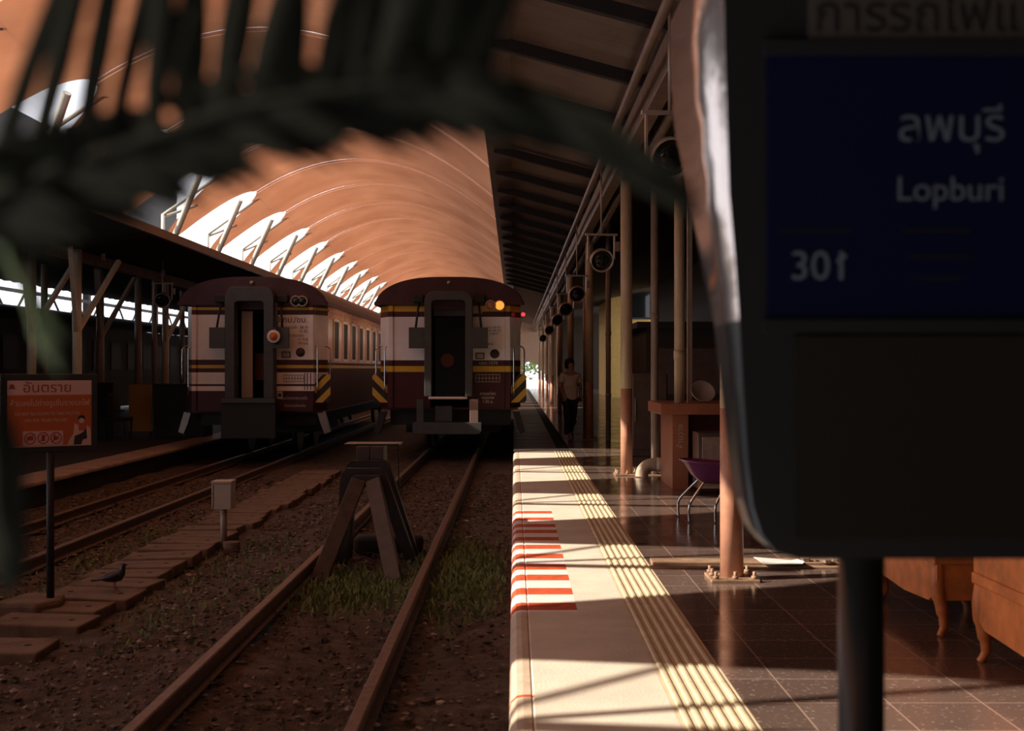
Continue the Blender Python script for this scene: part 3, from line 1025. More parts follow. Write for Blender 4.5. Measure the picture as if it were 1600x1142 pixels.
    if not lead:
        sg = MB()
        sg.tube([(0.53, -0.40, 2.72), (0.535, -0.40, 1.95)], 0.018, 8)
        sg = sg.build('disc_pole', M['dark'], t)
        MB().lathe([(0.12, -0.37), (0.12, -0.41), (0.115, -0.415), (0.0, -0.416)], 24, (0.475, -0.02, 2.10), 'Y').build('signal_disc', M['white'], sg)
        MB().lathe([(0.080, -0.41), (0.076, -0.432), (0.0, -0.436)], 24, (0.475, -0.02, 2.10), 'Y').build('disc_lens', M['disc_orange'], sg)
        # windows on the platform-facing flank
        for k in range(13):
            yy = 1.17 + 1.31 * k
            wn = MB()
            y0_, y1_, z0_, z1_ = yy, yy + 0.62, 1.70, 2.44
            e = 0.05
            wn.box((1.35, y0_ - e, z0_ - e), (1.372, y0_, z1_ + e)).box((1.35, y1_, z0_ - e), (1.372, y1_ + e, z1_ + e)).box((1.35, y0_, z0_ - e), (1.372, y1_, z0_)).box((1.35, y0_, z1_), (1.372, y1_, z1_ + e))
            wn = wn.build('window_frame', M['coach_cream'], t)
            MB().box((1.351, y0_, z0_), (1.358, y1_, z1_)).build('pane', M['dark'], wn)
        MB().box((1.35, 0.5, 2.60), (1.365, 19.9, 2.64)).build('letter_board', M['coach_glow'], t)
    # underframe and bogies
    MB().box((-1.15, 0.35, 0.42), (1.15, 19.6, zb - .03)).build('underframe', M['dark'], t)
    zr = ZR if lead else ZL
    for by in (3.0, 16.5):
        bo = MB().box((-0.95, by - 1.5, 0.22), (0.95, by + 1.5, 0.44)).build('bogie', M['dark'], t)
        for wy in (by - 1.0, by + 1.0):
            for sx in (-1, 1):
                MB().lathe([(0.42, -0.05), (0.42, 0.05)], 24, (sx * 0.5, wy, zr + 0.42), 'X').build('wheel', M['black_metal'], bo)
    return t


coach(-1.235, True, 'maroon and white coach on the right track with two amber lamps, one lit')
coach(-4.95, False, 'cream and maroon coach on the left track with an orange disc by its end door')

# ------------------------------------------------------------------ far-left coach on the outer track
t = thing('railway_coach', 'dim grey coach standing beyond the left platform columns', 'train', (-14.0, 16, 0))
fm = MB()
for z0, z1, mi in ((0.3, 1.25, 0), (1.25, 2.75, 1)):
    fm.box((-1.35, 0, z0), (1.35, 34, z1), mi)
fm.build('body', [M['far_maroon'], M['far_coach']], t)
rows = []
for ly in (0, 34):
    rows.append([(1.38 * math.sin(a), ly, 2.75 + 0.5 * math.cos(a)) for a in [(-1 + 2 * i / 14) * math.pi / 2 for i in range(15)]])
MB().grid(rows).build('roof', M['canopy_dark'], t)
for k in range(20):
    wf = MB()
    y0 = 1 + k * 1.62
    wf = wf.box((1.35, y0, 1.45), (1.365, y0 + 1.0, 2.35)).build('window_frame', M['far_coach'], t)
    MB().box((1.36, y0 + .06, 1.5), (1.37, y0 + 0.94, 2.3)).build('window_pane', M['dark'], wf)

# ------------------------------------------------------------------ warning sign on the slab path
ws = thing('warning_sign', 'orange danger sign with pictograms on a thin dark post by the slab path', 'sign', (-3.40, 8.9, -0.20), rz=0.6)
ws.scale = (1.0, 1, 0.955)
MB().tube([(0.01, 0.03, 0.0), (0.01, 0.03, 1.25)], 0.028, 12).build('post', M['dark'], ws)
MB().box((-0.34, 0.0, 1.14), (0.34, 0.03, 1.74)).build('frame', M['dark'], ws, bevel=0.006)
fc = MB().box((-0.295, -0.008, 1.19), (0.295, 0.0, 1.58)).build('sign_face', M['sign_orange'], ws)
MB().box((-0.295, -0.008, 1.58), (0.295, 0.0, 1.69)).build('header', M['sign_pink'], ws)
MB().box((-0.295, -0.0085, 1.185), (0.295, 0.0, 1.192)).build('lower_border', M['sign_pink'], ws)
text('header_text', 'อันตราย', 0.105, M['sign_red'], ws, (-0.02, -0.009, 1.632))
text('thai_text', 'ห้ามลงไปถ่ายรูปในรางรถไฟ', 0.058, M['sign_pink'], ws, (0.0, -0.009, 1.515), sx=0.9)
text('english_text', 'DO NOT GO DOWN TO TAKE PHOTOS', 0.032, M['sign_pink'], ws, (-0.02, -0.009, 1.435), sx=0.78)
text('english_text', 'ON THE TRAIN TRACKS', 0.032, M['sign_pink'], ws, (-0.03, -0.009, 1.385), sx=0.85)
em = MB()
em.lathe([(0.018, -0.009), (0.018, -0.011)], 12, (-0.265, 0, 1.645), 'Y').bar((-0.29, -0.01, 1.63), (-0.24, -0.01, 1.63), 0.002, 0.008).build('emblem', M['sign_red'], ws)
MB().box((-0.19, -0.011, 1.195), (0.09, -0.008, 1.305)).build('pictogram_panel', M['sign_pink'], ws)
for k, px in enumerate((-0.142, -0.05, 0.04)):
    pg = MB()
    ring = [(px + 0.037 * math.cos(a), -0.013, 1.25 + 0.042 * math.sin(a)) for a in [2 * math.pi * i / 20 for i in range(21)]]
    pg.tube(ring, 0.0035, 6, cap=False)
    pg.bar((px - 0.026, -0.013, 1.22), (px + 0.026, -0.013, 1.28), 0.004, 0.004)
    if k == 0:
        pg.box((px - .022, -.013, 1.236), (px + .022, -.0115, 1.264)).box((px - .008, -.013, 1.264), (px + .008, -.0115, 1.272))
    elif k == 1:
        pg.box((px - .012, -.013, 1.228), (px + .012, -.0115, 1.275))
    else:
        pg.box((px - .02, -.013, 1.232), (px + .008, -.0115, 1.262)).box((px + .01, -.013, 1.24), (px + .02, -.0115, 1.256)).lathe([(0.008, -.0125), (0.008, -.0115)], 10, (px - .01, 0, 1.27), 'Y')
    pg.build('pictogram', M['sign_red'], ws)
ph = MB()
ph.prism([(0.12, 1.192), (0.14, 1.24), (0.165, 1.28), (0.172, 1.36), (0.20, 1.34), (0.2, 1.30), (0.245, 1.30), (0.265, 1.34), (0.285, 1.32), (0.29, 1.26), (0.29, 1.192)], -0.011, -0.008)
ph.build('printed_woman', M['sign_pink'], ws)
MB().lathe([(0.026, -0.0115), (0.026, -0.013)], 16, (0.222, 0, 1.395), 'Y').build('printed_hair', M['dark'], ws)
MB().prism([(0.165, 1.193), (0.172, 1.26), (0.20, 1.27), (0.235, 1.29), (0.255, 1.32), (0.262, 1.24), (0.23, 1.23), (0.22, 1.193)], -0.013, -0.0112).build('printed_dress', M['dark'], ws)
MB().lathe([(0.020, -0.0135), (0.020, -0.0145)], 16, (0.222, 0, 1.378), 'Y').build('printed_face', M['sign_pink'], ws)
fb = MB()
fb.prism([(-0.30, -0.2), (0.05, -0.24), (0.16, -0.05), (0.10, 0.2), (-0.2, 0.22)], -0.06, 0.07, axis='Z')
tag(fb.build('concrete_footing', M['slab'], bevel=0.03, loc=(-3.47, 8.93, -0.25)), 'rough concrete lump holding the foot of the danger sign post', 'footing')

# signal box
sb = thing('junction_box', 'beige electrical box on a short post beside the slab path', 'electrical box', (-2.93, 12.25, -0.31))
MB().tube([(0, 0, 0.0), (0, 0, 0.45)], 0.034, 12).build('post', M['post_grey'], sb)
MB().box((-0.10, -0.09, 0.40), (0.095, 0.11, 0.68)).build('cabinet', M['box_beige'], sb, bevel=0.008)
MB().box((-0.105, -0.1, 0.66), (0.1, 0.12, 0.685)).build('lid', M['box_beige'], sb, bevel=0.005)
MB().box((-0.088, -0.094, 0.41), (-0.082, -0.089, 0.65)).build('door_seam', M['dark'], sb)
tag(MB().tube([(0, 0, 0), (0, 0, 0.11)], 0.083, 16).build('concrete_stub', M['slab'], bevel=0.006, loc=(-2.78, 11.95, -0.31)), 'short round concrete stub standing just right of the beige box post', 'concrete stub')

# pigeon
pg = thing('pigeon', 'dark pigeon standing on the slab path', 'bird', (-3.13, 9.5, -0.222), rz=0.0)
b = MB()
body = [(-0.125, 0, 0.075, 0.006), (-0.09, 0, 0.08, 0.016), (-0.05, 0, 0.088, 0.034), (0.0, 0, 0.098, 0.046), (0.04, 0, 0.108, 0.045), (0.06, 0, 0.13, 0.032), (0.068, 0, 0.155, 0.021), (0.072, 0, 0.178, 0.022), (0.08, 0, 0.192, 0.018), (0.092, 0, 0.194, 0.007)]
b.tube([p[:3] for p in body], [p[3] for p in body], 14)
b.build('body', M['pigeon'], pg)
MB().tube([(0.09, 0, 0.192), (0.112, 0, 0.186)], [0.006, 0.001], 8).build('beak', M['dark'], pg)
for sy in (-1, 1):
    MB().tube([(0.045, sy * .035, 0.115), (0.0, sy * .05, 0.105), (-0.06, sy * .035, 0.09), (-0.12, sy * .012, 0.08)], [0.01, 0.022, 0.016, 0.004], 8).build('wing', M['pigeon'], pg)
    MB().tube([(0.005, sy * .018, 0.06), (0.008, sy * .018, 0.004), (0.03, sy * .02, 0.003)], 0.0035, 6).build('leg', M['door_brown'], pg)
MB().prism([(-0.11, -0.02), (-0.17, -0.026), (-0.17, 0.026), (-0.11, 0.02)], 0.068, 0.078, axis='Z').build('tail', M['pigeon'], pg)

# ------------------------------------------------------------------ right platform furniture
# drain channel
dc = thing('drain_channel', 'brown channel cover strip crossing the floor at the nearest column', 'drain channel', (1.85, 9.1, 0))
MB().box((-0.80, 0.12, 0), (0.85, 0.34, 0.03)).build('cover_board', M['channel'], dc, bevel=0.004)
MB().box((-0.83, 0.02, 0), (0.85, 0.10, 0.012)).build('channel_lip', M['channel'], dc, bevel=0.002)
MB().box((-0.8, 0.10, 0), (0.85, 0.12, 0.004)).build('slot', M['hole'], dc)
pp = MB()
pp.grid([[(0, 0, 0.0), (0.28, -0.02, 0.008), (0.30, 0.0, 0.02)], [(-0.05, 0.16, 0.03), (0.24, 0.17, 0.004), (0.29, 0.19, 0.01)]], smooth=False)
o = pp.build('paper_sheet', M['paper'], loc=(1.87, 9.10, 0.034))
so_ = o.modifiers.new('thick', 'SOLIDIFY')
so_.thickness = 0.003
tag(o, 'white sheet of paper lying on the drain cover beside the nearest column', 'paper')
for i in range(6):
    r = random.uniform(.02, .045)
    b = MB()
    b.prism([(math.cos(a) * r * random.uniform(.7, 1.3), math.sin(a) * r * random.uniform(.7, 1.3)) for a in [k * math.pi / 3 for k in range(6)]], 0, r * .6, axis='Z')
    tag(b.build('rubble_piece', M['rubble'], bevel=.004, loc=(2.22 + i * .075, 9.26 + random.uniform(-.04, .04), 0.03)), '%s lump of rubble right of the white paper on the drain cover' % ordinal(i), 'rubble', 'rubble on the drain cover')

# second channel at the second column
tag(MB().box((1.42, 17.02, 0), (2.1, 17.1, 0.012)).build('channel_strip', M['channel']), 'thin floor strip at the base of the second column', 'floor strip')

# bent drain pipe
bp = thing('drain_pipe', 'bent cream plastic drain pipe coming out of the brown counter', 'pipe', (1.76, 16.85, 0))
MB().tube(smooth_path([(0.0, 0, -0.0), (0.02, 0, 0.09), (0.10, 0, 0.16), (0.2, 0, 0.17)], 5), 0.09, 16).build('elbow', M['pvc'], bp)
MB().tube([(0.2, 0, 0.17), (0.32, 0, 0.17)], 0.10, 16).build('coupling', M['pvc'], bp)
MB().tube(smooth_path([(0.32, 0, 0.17), (0.40, 0, 0.18), (0.46, -0.12, 0.24), (0.48, -0.24, 0.32)], 5), 0.09, 16).build('bend', M['pvc'], bp)

# counter
ct = thing('counter', 'brown counter with a thick overhanging top behind the purple chair', 'counter', (1.96, 15.1, 0))
MB().box((-0.16, -0.08, 0.93), (2.2, 1.3, 1.07)).build('countertop', M['counter'], ct, bevel=0.012)
MB().box((0.0, 0.0, 0.0), (0.20, 1.2, 0.93)).build('end_pier', M['counter'], ct, bevel=0.006)
MB().box((0.20, 0.25, 0.0), (2.1, 1.2, 0.93)).build('front_panel', M['counter_dark'], ct)
text('pier_text', 'ห้ามวาง', 0.10, M['pvc'], ct, (0.10, -0.004, 0.66), rot=(math.pi / 2, -math.pi / 2, 0))
tag(MB().tube([(0, 0, 0), (0, 0, 3.4)], 0.065, 16).tube([(0, 0, 0.55), (0, 0, 0.66)], 0.072, 16).build('standpipe', M['post_cream'], loc=(2.08, 15.35, 1.07)), 'cream pipe with joints rising from the brown counter', 'pipe')
tag(MB().box((-0.03, -0.03, 0), (0.03, 0.03, 2.6)).build('thin_post', M['pvc'], loc=(2.23, 15.5, 1.07)), 'thin pale square post beside the jointed pipe on the counter', 'post')
hat = MB().lathe([(0.0, 0.0), (0.10, 0.004), (0.15, 0.03), (0.16, 0.06), (0.148, 0.056), (0.10, 0.02), (0.0, 0.012)], 24)
o = hat.build('metal_bowl', M['lamp_shell'], loc=(2.33, 15.35, 1.12))
o.rotation_euler = (0.95, 0.25, 0)
o.location = (2.36, 15.32, 1.19)
tag(o, 'shiny round metal bowl tilted on top of the brown counter', 'bowl')
# cabinet
cb = thing('metal_cabinet', 'dented grey metal cabinet standing in front of the brown counter', 'cabinet', (2.18, 14.45, 0))
MB().box((0, 0, 0.07), (0.62, 0.45, 0.74)).build('carcass', M['steel'], cb, bevel=0.006)
MB().box((0.05, -0.012, 0.11), (0.58, 0.0, 0.69)).build('door', mat('cabinet_door', (0.33, 0.25, 0.22), 0.45, metal=0.3, var=0.2, vscale=9), cb, bevel=0.004)
MB().box((0.50, -0.03, 0.36), (0.53, -0.012, 0.46)).build('handle', M['chrome'], cb)
for fx, fy in ((0.04, 0.04), (0.58, 0.04), (0.04, 0.41), (0.58, 0.41)):
    MB().box((fx - .025, fy - .025, 0), (fx + .025, fy + .025, 0.07)).build('foot', M['dark'], cb)

# purple chair
ch = thing('plastic_chair', 'purple moulded plastic chair on bent chrome legs behind the nearest column', 'chair', (1.93, 12.0, 0), rz=0.0)
def ring(x0, x1, yh, z0, z1, n=24):
    out = []
    for k in range(n + 1):
        a = 2 * math.pi * k / n
        c, d = math.cos(a), math.sin(a)
        c = math.copysign(abs(c) ** 0.7, c)
        d = math.copysign(abs(d) ** 0.7, d)
        out.append(((x0 + x1) / 2 + (x1 - x0) / 2 * c, yh * d, z0 + (z1 - z0) * (1 - c) / 2))
    return out


rows = [ring(-0.02, 0.02, 0.01, 0.37, 0.37), ring(-0.10, 0.22, 0.15, 0.37, 0.38), ring(-0.19, 0.25, 0.19, 0.43, 0.46), ring(-0.275, 0.28, 0.235, 0.535, 0.585), ring(-0.305, 0.29, 0.25, 0.555, 0.605), ring(-0.30, 0.285, 0.245, 0.565, 0.615), ring(-0.27, 0.27, 0.225, 0.555, 0.60), ring(-0.20, 0.23, 0.18, 0.49, 0.50), ring(-0.02, 0.02, 0.01, 0.46, 0.46)]
sh = MB().grid(rows).build('seat_shell', M['purple'], ch)
rows = []
for i in range(9):
    u = i / 8
    rows.append([(0.25 + 0.10 * u, v * (0.22 - 0.04 * u * u), 0.56 + 0.36 * u + 0.02 * v * v) for v in [-1 + j / 6 for j in range(13)]])
q = MB().grid(rows).build('backrest', M['purple'], ch).modifiers.new('thick', 'SOLIDIFY')
q.thickness = 0.02
for (x0, y0, x1, y1) in ((-0.08, -0.16, -0.23, -0.17), (-0.08, 0.16, -0.27, 0.30), (0.15, -0.17, 0.02, -0.2), (0.2, 0.16, 0.30, 0.2)):
    MB().tube(smooth_path([(x0, y0, 0.40), (x0 + (x1 - x0) * .6, y0 + (y1 - y0) * .6, 0.27), (x1, y1, 0.16), (x1, y1, 0.0)], 6), 0.013, 10).build('leg', M['chrome'], ch)

# wooden benches (side towards the track in the sun)
def bench(y0, length, label):
    t = thing('wooden_bench', label, 'bench', (2.36, y0, 0), group=None)
    L = -length
    w_ = 0.62
    MB().box((-0.015, L, 0.40), (w_, 0.0, 0.46)).build('seat', M['bench_wood'], t, bevel=0.01)
    ap = [(0.0, 0.42), (0.0, 0.30), (-0.05, 0.30), (-0.06, 0.22), (-0.14, 0.18), (L / 2, 0.16), (L + .14, 0.18), (L + .06, 0.22), (L + .05, 0.30), (L, 0.30), (L, 0.42)]
    MB().prism(ap, 0.0, 0.03, axis='X').build('apron', M['bench_wood'], t, bevel=0.004)
    MB().prism([(0.03, 0.42), (0.03, 0.20), (w_ - .03, 0.20), (w_ - .03, 0.42)], L + 0.01, L + 0.04).build('end_apron', M['bench_wood'], t, bevel=0.004)
    MB().prism([(0.03, 0.42), (0.03, 0.20), (w_ - .03, 0.20), (w_ - .03, 0.42)], -0.04, -0.01).build('end_apron', M['bench_wood'], t, bevel=0.004)
    MB().prism([(L + .02, 0.46), (L + .02, 0.66), (L + .08, 0.70), (-0.08, 0.70), (-0.02, 0.66), (-0.02, 0.46)], -0.01, 0.025, axis='X').build('side_panel', M['bench_wood'], t, bevel=0.005)
    for x_ in (0.04, w_ - .04):
        for y_ in (L + .05, -0.05):
            d = 0.02 if y_ > L / 2 else -0.02
            MB().tube(smooth_path([(x_ - .01, y_, 0.40), (x_ - .02, y_ + d * .5, 0.27), (x_, y_ + d, 0.15), (x_ + 0.012, y_ + d, 0.06), (x_ - .015, y_ + d * 1.5, 0.0)], 5), [0.045] * 5 + [0.043] * 3 + [0.036] * 4 + [0.028] * 4 + [0.022] * 2 + [0.02] * 3, 10).build('leg', M['bench_wood'], t)
    return t


bench(6.25, 1.35, 'orange brown wooden bench, nearest one, behind the sign post')
bench(7.95, 1.15, 'wooden bench glimpsed between the sign post and the nearest bench')

# hanging floodlights
def flood(x, y, z, label, tilt=0.35, group='floodlights hung under the right canopy', top=None):
    t = thing('hanging_floodlight', label, 'floodlight', (x, y, z), rz=0.12, group=group)
    rl = MB().lathe([(0.0, 0.24), (0.10, 0.22), (0.13, 0.10), (0.165, 0.02), (0.17, -0.06), (0.175, -0.10), (0.16, -0.10), (0.15, -0.04)], 24, (0, 0, 0), 'Y')
    a = rl.build('housing', M['lamp_shell'], t)
    a.rotation_euler = (tilt, 0, 0)
    b = MB().lathe([(0.15, -0.07), (0.08, -0.085), (0.0, -0.09)], 24, (0, 0, 0), 'Y').build('lens', M['glass_dark'], a)
    MB().box((-0.21, -0.02, 0.0), (-0.19, 0.02, 0.36)).box((0.19, -0.02, 0.0), (0.21, 0.02, 0.36)).box((-0.24, -0.025, 0.35), (0.24, 0.025, 0.38)).build('bracket', M['lamp_shell'], t)
    MB().box((0.20, -0.04, 0.12), (0.27, 0.04, 0.26)).build('ballast_box', M['post_grey'], t)
    MB().tube([(0, 0, 0.37), (0, 0, (top or (H + 3.20)) - z)], 0.014, 8).build('hanging_rod', M['lamp_shell'], t)
    return t


for i, (x, y, z) in enumerate([(1.30, 10.2, 3.28), (1.29, 18.1, 3.13), (1.29, 25.2, 3.06), (1.28, 30.4, 3.0), (1.28, 36.5, 2.98), (1.28, 45.0, 2.95), (1.28, 55.0, 2.9)]):
    flood(x, y, z, '%s round floodlight hanging under the right canopy from the camera' % ordinal(i))
flood(-7.9, 27.3, 3.05, 'round floodlight in a bracket hanging left of the left train', group='floodlights under the left canopy', top=3.92)
flood(-9.2, 21.0, 3.0, 'floodlight at the left edge under the left canopy', group='floodlights under the left canopy', top=3.83)

# hanging dark notice board
nb = thing('notice_board', 'dark framed notice board hanging beside the jointed pipe', 'notice board', (2.55, 13.6, 2.0))
MB().box((-0.22, 0, 0.25), (0.45, 0.05, 0.82)).build('frame', M['canopy_dark'], nb, bevel=0.01)
MB().box((-0.17, -0.01, 0.30), (0.40, 0.0, 0.77)).build('panel', M['gutter'], nb)
MB().box((-0.30, -0.04, 0.06), (0.5, 0.06, 0.2)).build('lower_rail', M['canopy_dark'], nb, bevel=0.01)
MB().tube([(0.1, 0.02, 0.8), (0.1, 0.02, 3.0)], 0.015, 8).build('hanging_rod', M['dark'], nb)

# dark kiosk and cupboards in the shade behind
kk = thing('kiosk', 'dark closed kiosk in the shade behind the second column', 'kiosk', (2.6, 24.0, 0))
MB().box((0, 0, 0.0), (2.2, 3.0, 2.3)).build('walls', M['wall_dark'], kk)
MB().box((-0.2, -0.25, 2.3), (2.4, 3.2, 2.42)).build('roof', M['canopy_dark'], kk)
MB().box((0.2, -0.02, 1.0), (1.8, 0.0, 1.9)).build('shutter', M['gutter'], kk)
fr = thing('refrigerator', 'grey upright cabinet standing right of the second column', 'cabinet', (2.0, 20.8, 0))
MB().box((0, 0, 0.0), (0.62, 0.6, 1.42)).build('body', M['gutter'], fr, bevel=0.02)
MB().box((0.02, -0.03, 0.12), (0.60, 0.0, 1.38)).build('door', M['gutter'], fr, bevel=0.01)
MB().box((0.05, -0.05, 0.6), (0.07, -0.03, 1.0)).build('handle', M['post_grey'], fr)

# ------------------------------------------------------------------ person on the platform
pr = thing('person', 'person in a pale top and dark trousers walking in the shade on the right platform', 'person', (1.15, 25.2, 0), rz=0.4)


def skinned(name, joints, edges, radii, m, parent, sub=2):
    me = bpy.data.meshes.new(name)
    me.from_pydata(joints, edges, [])
    o_ = bpy.data.objects.new(name, me)
    C.objects.link(o_)
    o_.parent = parent
    sk = o_.modifiers.new('skin', 'SKIN')
    for i_, r_ in enumerate(radii):
        me.skin_vertices[0].data[i_].radius = (r_, r_) if not isinstance(r_, tuple) else r_
    me.skin_vertices[0].data[0].use_root = True
    ss = o_.modifiers.new('sub', 'SUBSURF')
    ss.levels = sub
    ss.render_levels = sub
    sk.use_smooth_shade = True
    me.materials.append(m)
    return o_


J = [(0, 0, .92), (0, 0, 1.08), (0, 0, 1.26), (0, 0, 1.38), (0, -.01, 1.46), (0, -.02, 1.54), (0, -.02, 1.64),
     (-.17, 0, 1.36), (-.24, -.02, 1.12), (-.20, -.16, .92), (-.19, -.2, .84),
     (.17, 0, 1.36), (.25, .04, 1.12), (.25, 0, .90), (.25, -.03, .82),
     (-.09, 0, .86), (-.10, -.10, .50), (-.10, -.04, .09), (-.10, -.16, .04),
     (.09, 0, .86), (.11, .08, .50), (.11, .26, .12), (.11, .16, .04)]
E = [(0, 1), (1, 2), (2, 3), (3, 4), (4, 5), (5, 6), (3, 7), (7, 8), (8, 9), (9, 10), (3, 11), (11, 12), (12, 13), (13, 14), (0, 15), (15, 16), (16, 17), (17, 18), (0, 19), (19, 20), (20, 21), (21, 22)]
R = [(.15, .10), (.13, .10), (.16, .11), (.12, .09), .055, (.075, .09), (.07, .085), .062, .045, .035, .035, .062, .045, .035, .035, .085, .058, .042, .035, .085, .058, .042, .035]
skinned('body', J, E, R, M['skin'], pr)
J2 = [(0, 0, .98), (0, 0, 1.10), (0, 0, 1.26), (0, 0, 1.38), (-.17, 0, 1.36), (-.22, -.01, 1.20), (.17, 0, 1.36), (.23, .02, 1.20), (0, 0, .84)]
E2 = [(0, 1), (1, 2), (2, 3), (3, 4), (4, 5), (3, 6), (6, 7), (0, 8)]
skinned('shirt', J2, E2, [(.175, .13), (.165, .13), (.18, .13), (.14, .11), .08, .075, .08, .075, (.185, .14)], M['shirt'], pr)
J3 = [(0, 0, .86), (-.09, 0, .82), (-.10, -.10, .50), (-.10, -.04, .12), (.09, 0, .82), (.11, .08, .50), (.11, .25, .16)]
E3 = [(0, 1), (1, 2), (2, 3), (0, 4), (4, 5), (5, 6)]
skinned('trousers', J3, E3, [(.15, .115), .10, .078, .062, .10, .078, .062], M['trousers'], pr)
hh = MB().lathe([(0.0, 0.13), (0.07, 0.11), (0.10, 0.05), (0.105, -0.02), (0.09, -0.10), (0.0, -0.10)], 18, (0, 0.03, 1.60)).build('hair', M['hair'], pr)

# ------------------------------------------------------------------ left platform things
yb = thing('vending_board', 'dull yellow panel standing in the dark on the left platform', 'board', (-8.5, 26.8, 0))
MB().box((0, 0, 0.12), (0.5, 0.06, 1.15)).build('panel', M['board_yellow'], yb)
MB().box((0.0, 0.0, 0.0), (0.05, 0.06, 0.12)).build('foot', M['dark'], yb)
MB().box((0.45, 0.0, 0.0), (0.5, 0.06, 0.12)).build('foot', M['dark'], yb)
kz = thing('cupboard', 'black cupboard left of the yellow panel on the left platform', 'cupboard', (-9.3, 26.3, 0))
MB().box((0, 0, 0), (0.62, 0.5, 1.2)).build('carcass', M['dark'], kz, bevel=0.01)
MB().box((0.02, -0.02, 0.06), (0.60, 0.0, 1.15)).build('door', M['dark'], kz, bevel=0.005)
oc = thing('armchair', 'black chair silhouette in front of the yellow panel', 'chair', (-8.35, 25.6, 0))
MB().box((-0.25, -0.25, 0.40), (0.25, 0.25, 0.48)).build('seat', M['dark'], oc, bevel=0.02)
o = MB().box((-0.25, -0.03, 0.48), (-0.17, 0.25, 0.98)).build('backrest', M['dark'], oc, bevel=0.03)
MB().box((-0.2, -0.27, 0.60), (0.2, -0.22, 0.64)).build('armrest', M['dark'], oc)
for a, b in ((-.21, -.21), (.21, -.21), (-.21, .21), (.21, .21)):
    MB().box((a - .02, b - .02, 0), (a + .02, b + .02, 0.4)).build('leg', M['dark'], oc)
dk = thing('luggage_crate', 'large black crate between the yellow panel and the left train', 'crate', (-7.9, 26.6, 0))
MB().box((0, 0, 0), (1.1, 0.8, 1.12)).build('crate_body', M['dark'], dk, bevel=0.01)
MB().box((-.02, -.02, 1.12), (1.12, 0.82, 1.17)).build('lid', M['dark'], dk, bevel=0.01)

# ------------------------------------------------------------------ surroundings
struct(MB().box((7.0, -6, 0), (7.3, 60, 5.6)).build('wall_right', M['wall_dark']))  # added to cut sky light from the right and keep the platform dark
struct(MB().box((-20, -4.4, -1), (9, -4.0, 9)).build('wall_back', M['wall_dark']))  # unseen, added to limit fill light from behind the camera
ew = MB()
pts_arch = [(1.15 + 1.35 * math.cos(a), 0.0 + 2.0 * math.sin(a)) for a in [math.pi * i / 16 for i in range(17)]]
outer = [(3.0, 0.0), (3.0, 5.6), (-1.0, 5.6), (-1.0, 0.0)]
ew.prism([(3.1, -0.1), (3.1, 6.5), (-6.2, 6.5), (-6.2, -0.1)] + list(reversed(pts_arch)), 88.0, 88.4)
struct(ew.build('wall_end', M['wall_brown']))
struct(MB().box((3.1, 87.9, -0.1), (14, 88.3, 6.5)).build('wall_end_right', M['wall_dark']))
struct(MB().box((-60, 92, -0.6), (60, 170, -0.02)).build('floor_far', M['far_ground']))
struct(MB().box((-60, -20, -0.9), (-18, 170, -0.7)).build('floor_yard', M['ballast']))
struct(MB().box((7.5, -20, -0.9), (60, 92, -0.1)).build('floor_street', M['far_ground']))
gt = thing('lattice_girder', 'far pale lattice girder seen under the left canopy above the dim coach', 'girder', (-17, 50, 3.0))
MB().box((-0.05, -30, 0.0), (0.05, 30, 0.16)).box((-0.05, -30, 1.1), (0.05, 30, 1.22)).build('chord', M['canopy_dark'], gt)
for k in range(24):
    MB().bar((0, -29 + k * 2.5, 0.1), (0, -27.75 + k * 2.5, 1.12), 0.06, 0.06).bar((0, -27.75 + k * 2.5, 1.12), (0, -26.5 + k * 2.5, 0.1), 0.06, 0.06).build('web_bar', M['canopy_dark'], gt)
for k in range(7):
    MB().box((-0.08, -29.5 + k * 9, -3.6), (0.08, -29.3 + k * 9, 0)).build('post', M['canopy_dark'], gt)
# a long shed mass added on the far left to stop low sun rays
sh_ = thing('blocker', 'long dark shed mass added on the far left against low sun', 'blocker', (-23, 30, -0.7))
MB().box((-3, -40, 7.2), (3, 42, 12.6)).build('roof', M['canopy_dark'], sh_)
for k in range(8):
    MB().box((2.4, -38 + k * 11, 0), (2.7, -37.7 + k * 11, 7.2)).build('post', M['canopy_dark'], sh_)
fb_ = thing('building', 'yellow sunlit building far behind the right platform columns', 'building', (5.0, 64, -0.1))
MB().box((0, 0, 0), (16, 8, 9)).build('wall', M['facade'], fb_)
for k in range(6):
    for z in (1.2, 4.2, 6.8):
        wf = MB().box((0.8 + k * 2.4, -0.08, z), (2.2 + k * 2.4, 0.0, z + 1.5)).build('window', M['canopy_dark'], fb_)
        MB().box((0.9 + k * 2.4, -0.1, z + .1), (2.1 + k * 2.4, -0.08, z + 1.4)).build('pane', M['glass_dark'], wf)
wv = thing('van', 'white van parked far behind the right platform columns', 'van', (4.9, 46, -0.1))
MB().prism([(-0.2, 0.35), (-0.2, 1.2), (0.5, 1.85), (0.8, 2.0), (3.6, 2.0), (3.7, 0.35)], 0, 1.8).build('body', M['facade_white'], wv, bevel=0.05)
MB().prism([(0.0, 1.2), (0.55, 1.75), (1.3, 1.78), (1.3, 1.2)], -0.02, 0.0).build('side_window', M['glass_dark'], wv)
for x_ in (0.5, 3.0):
    MB().lathe([(0.33, -0.03), (0.33, 0.2)], 18, (x_, 0, 0.33), 'Y').build('wheel', M['dark'], wv)
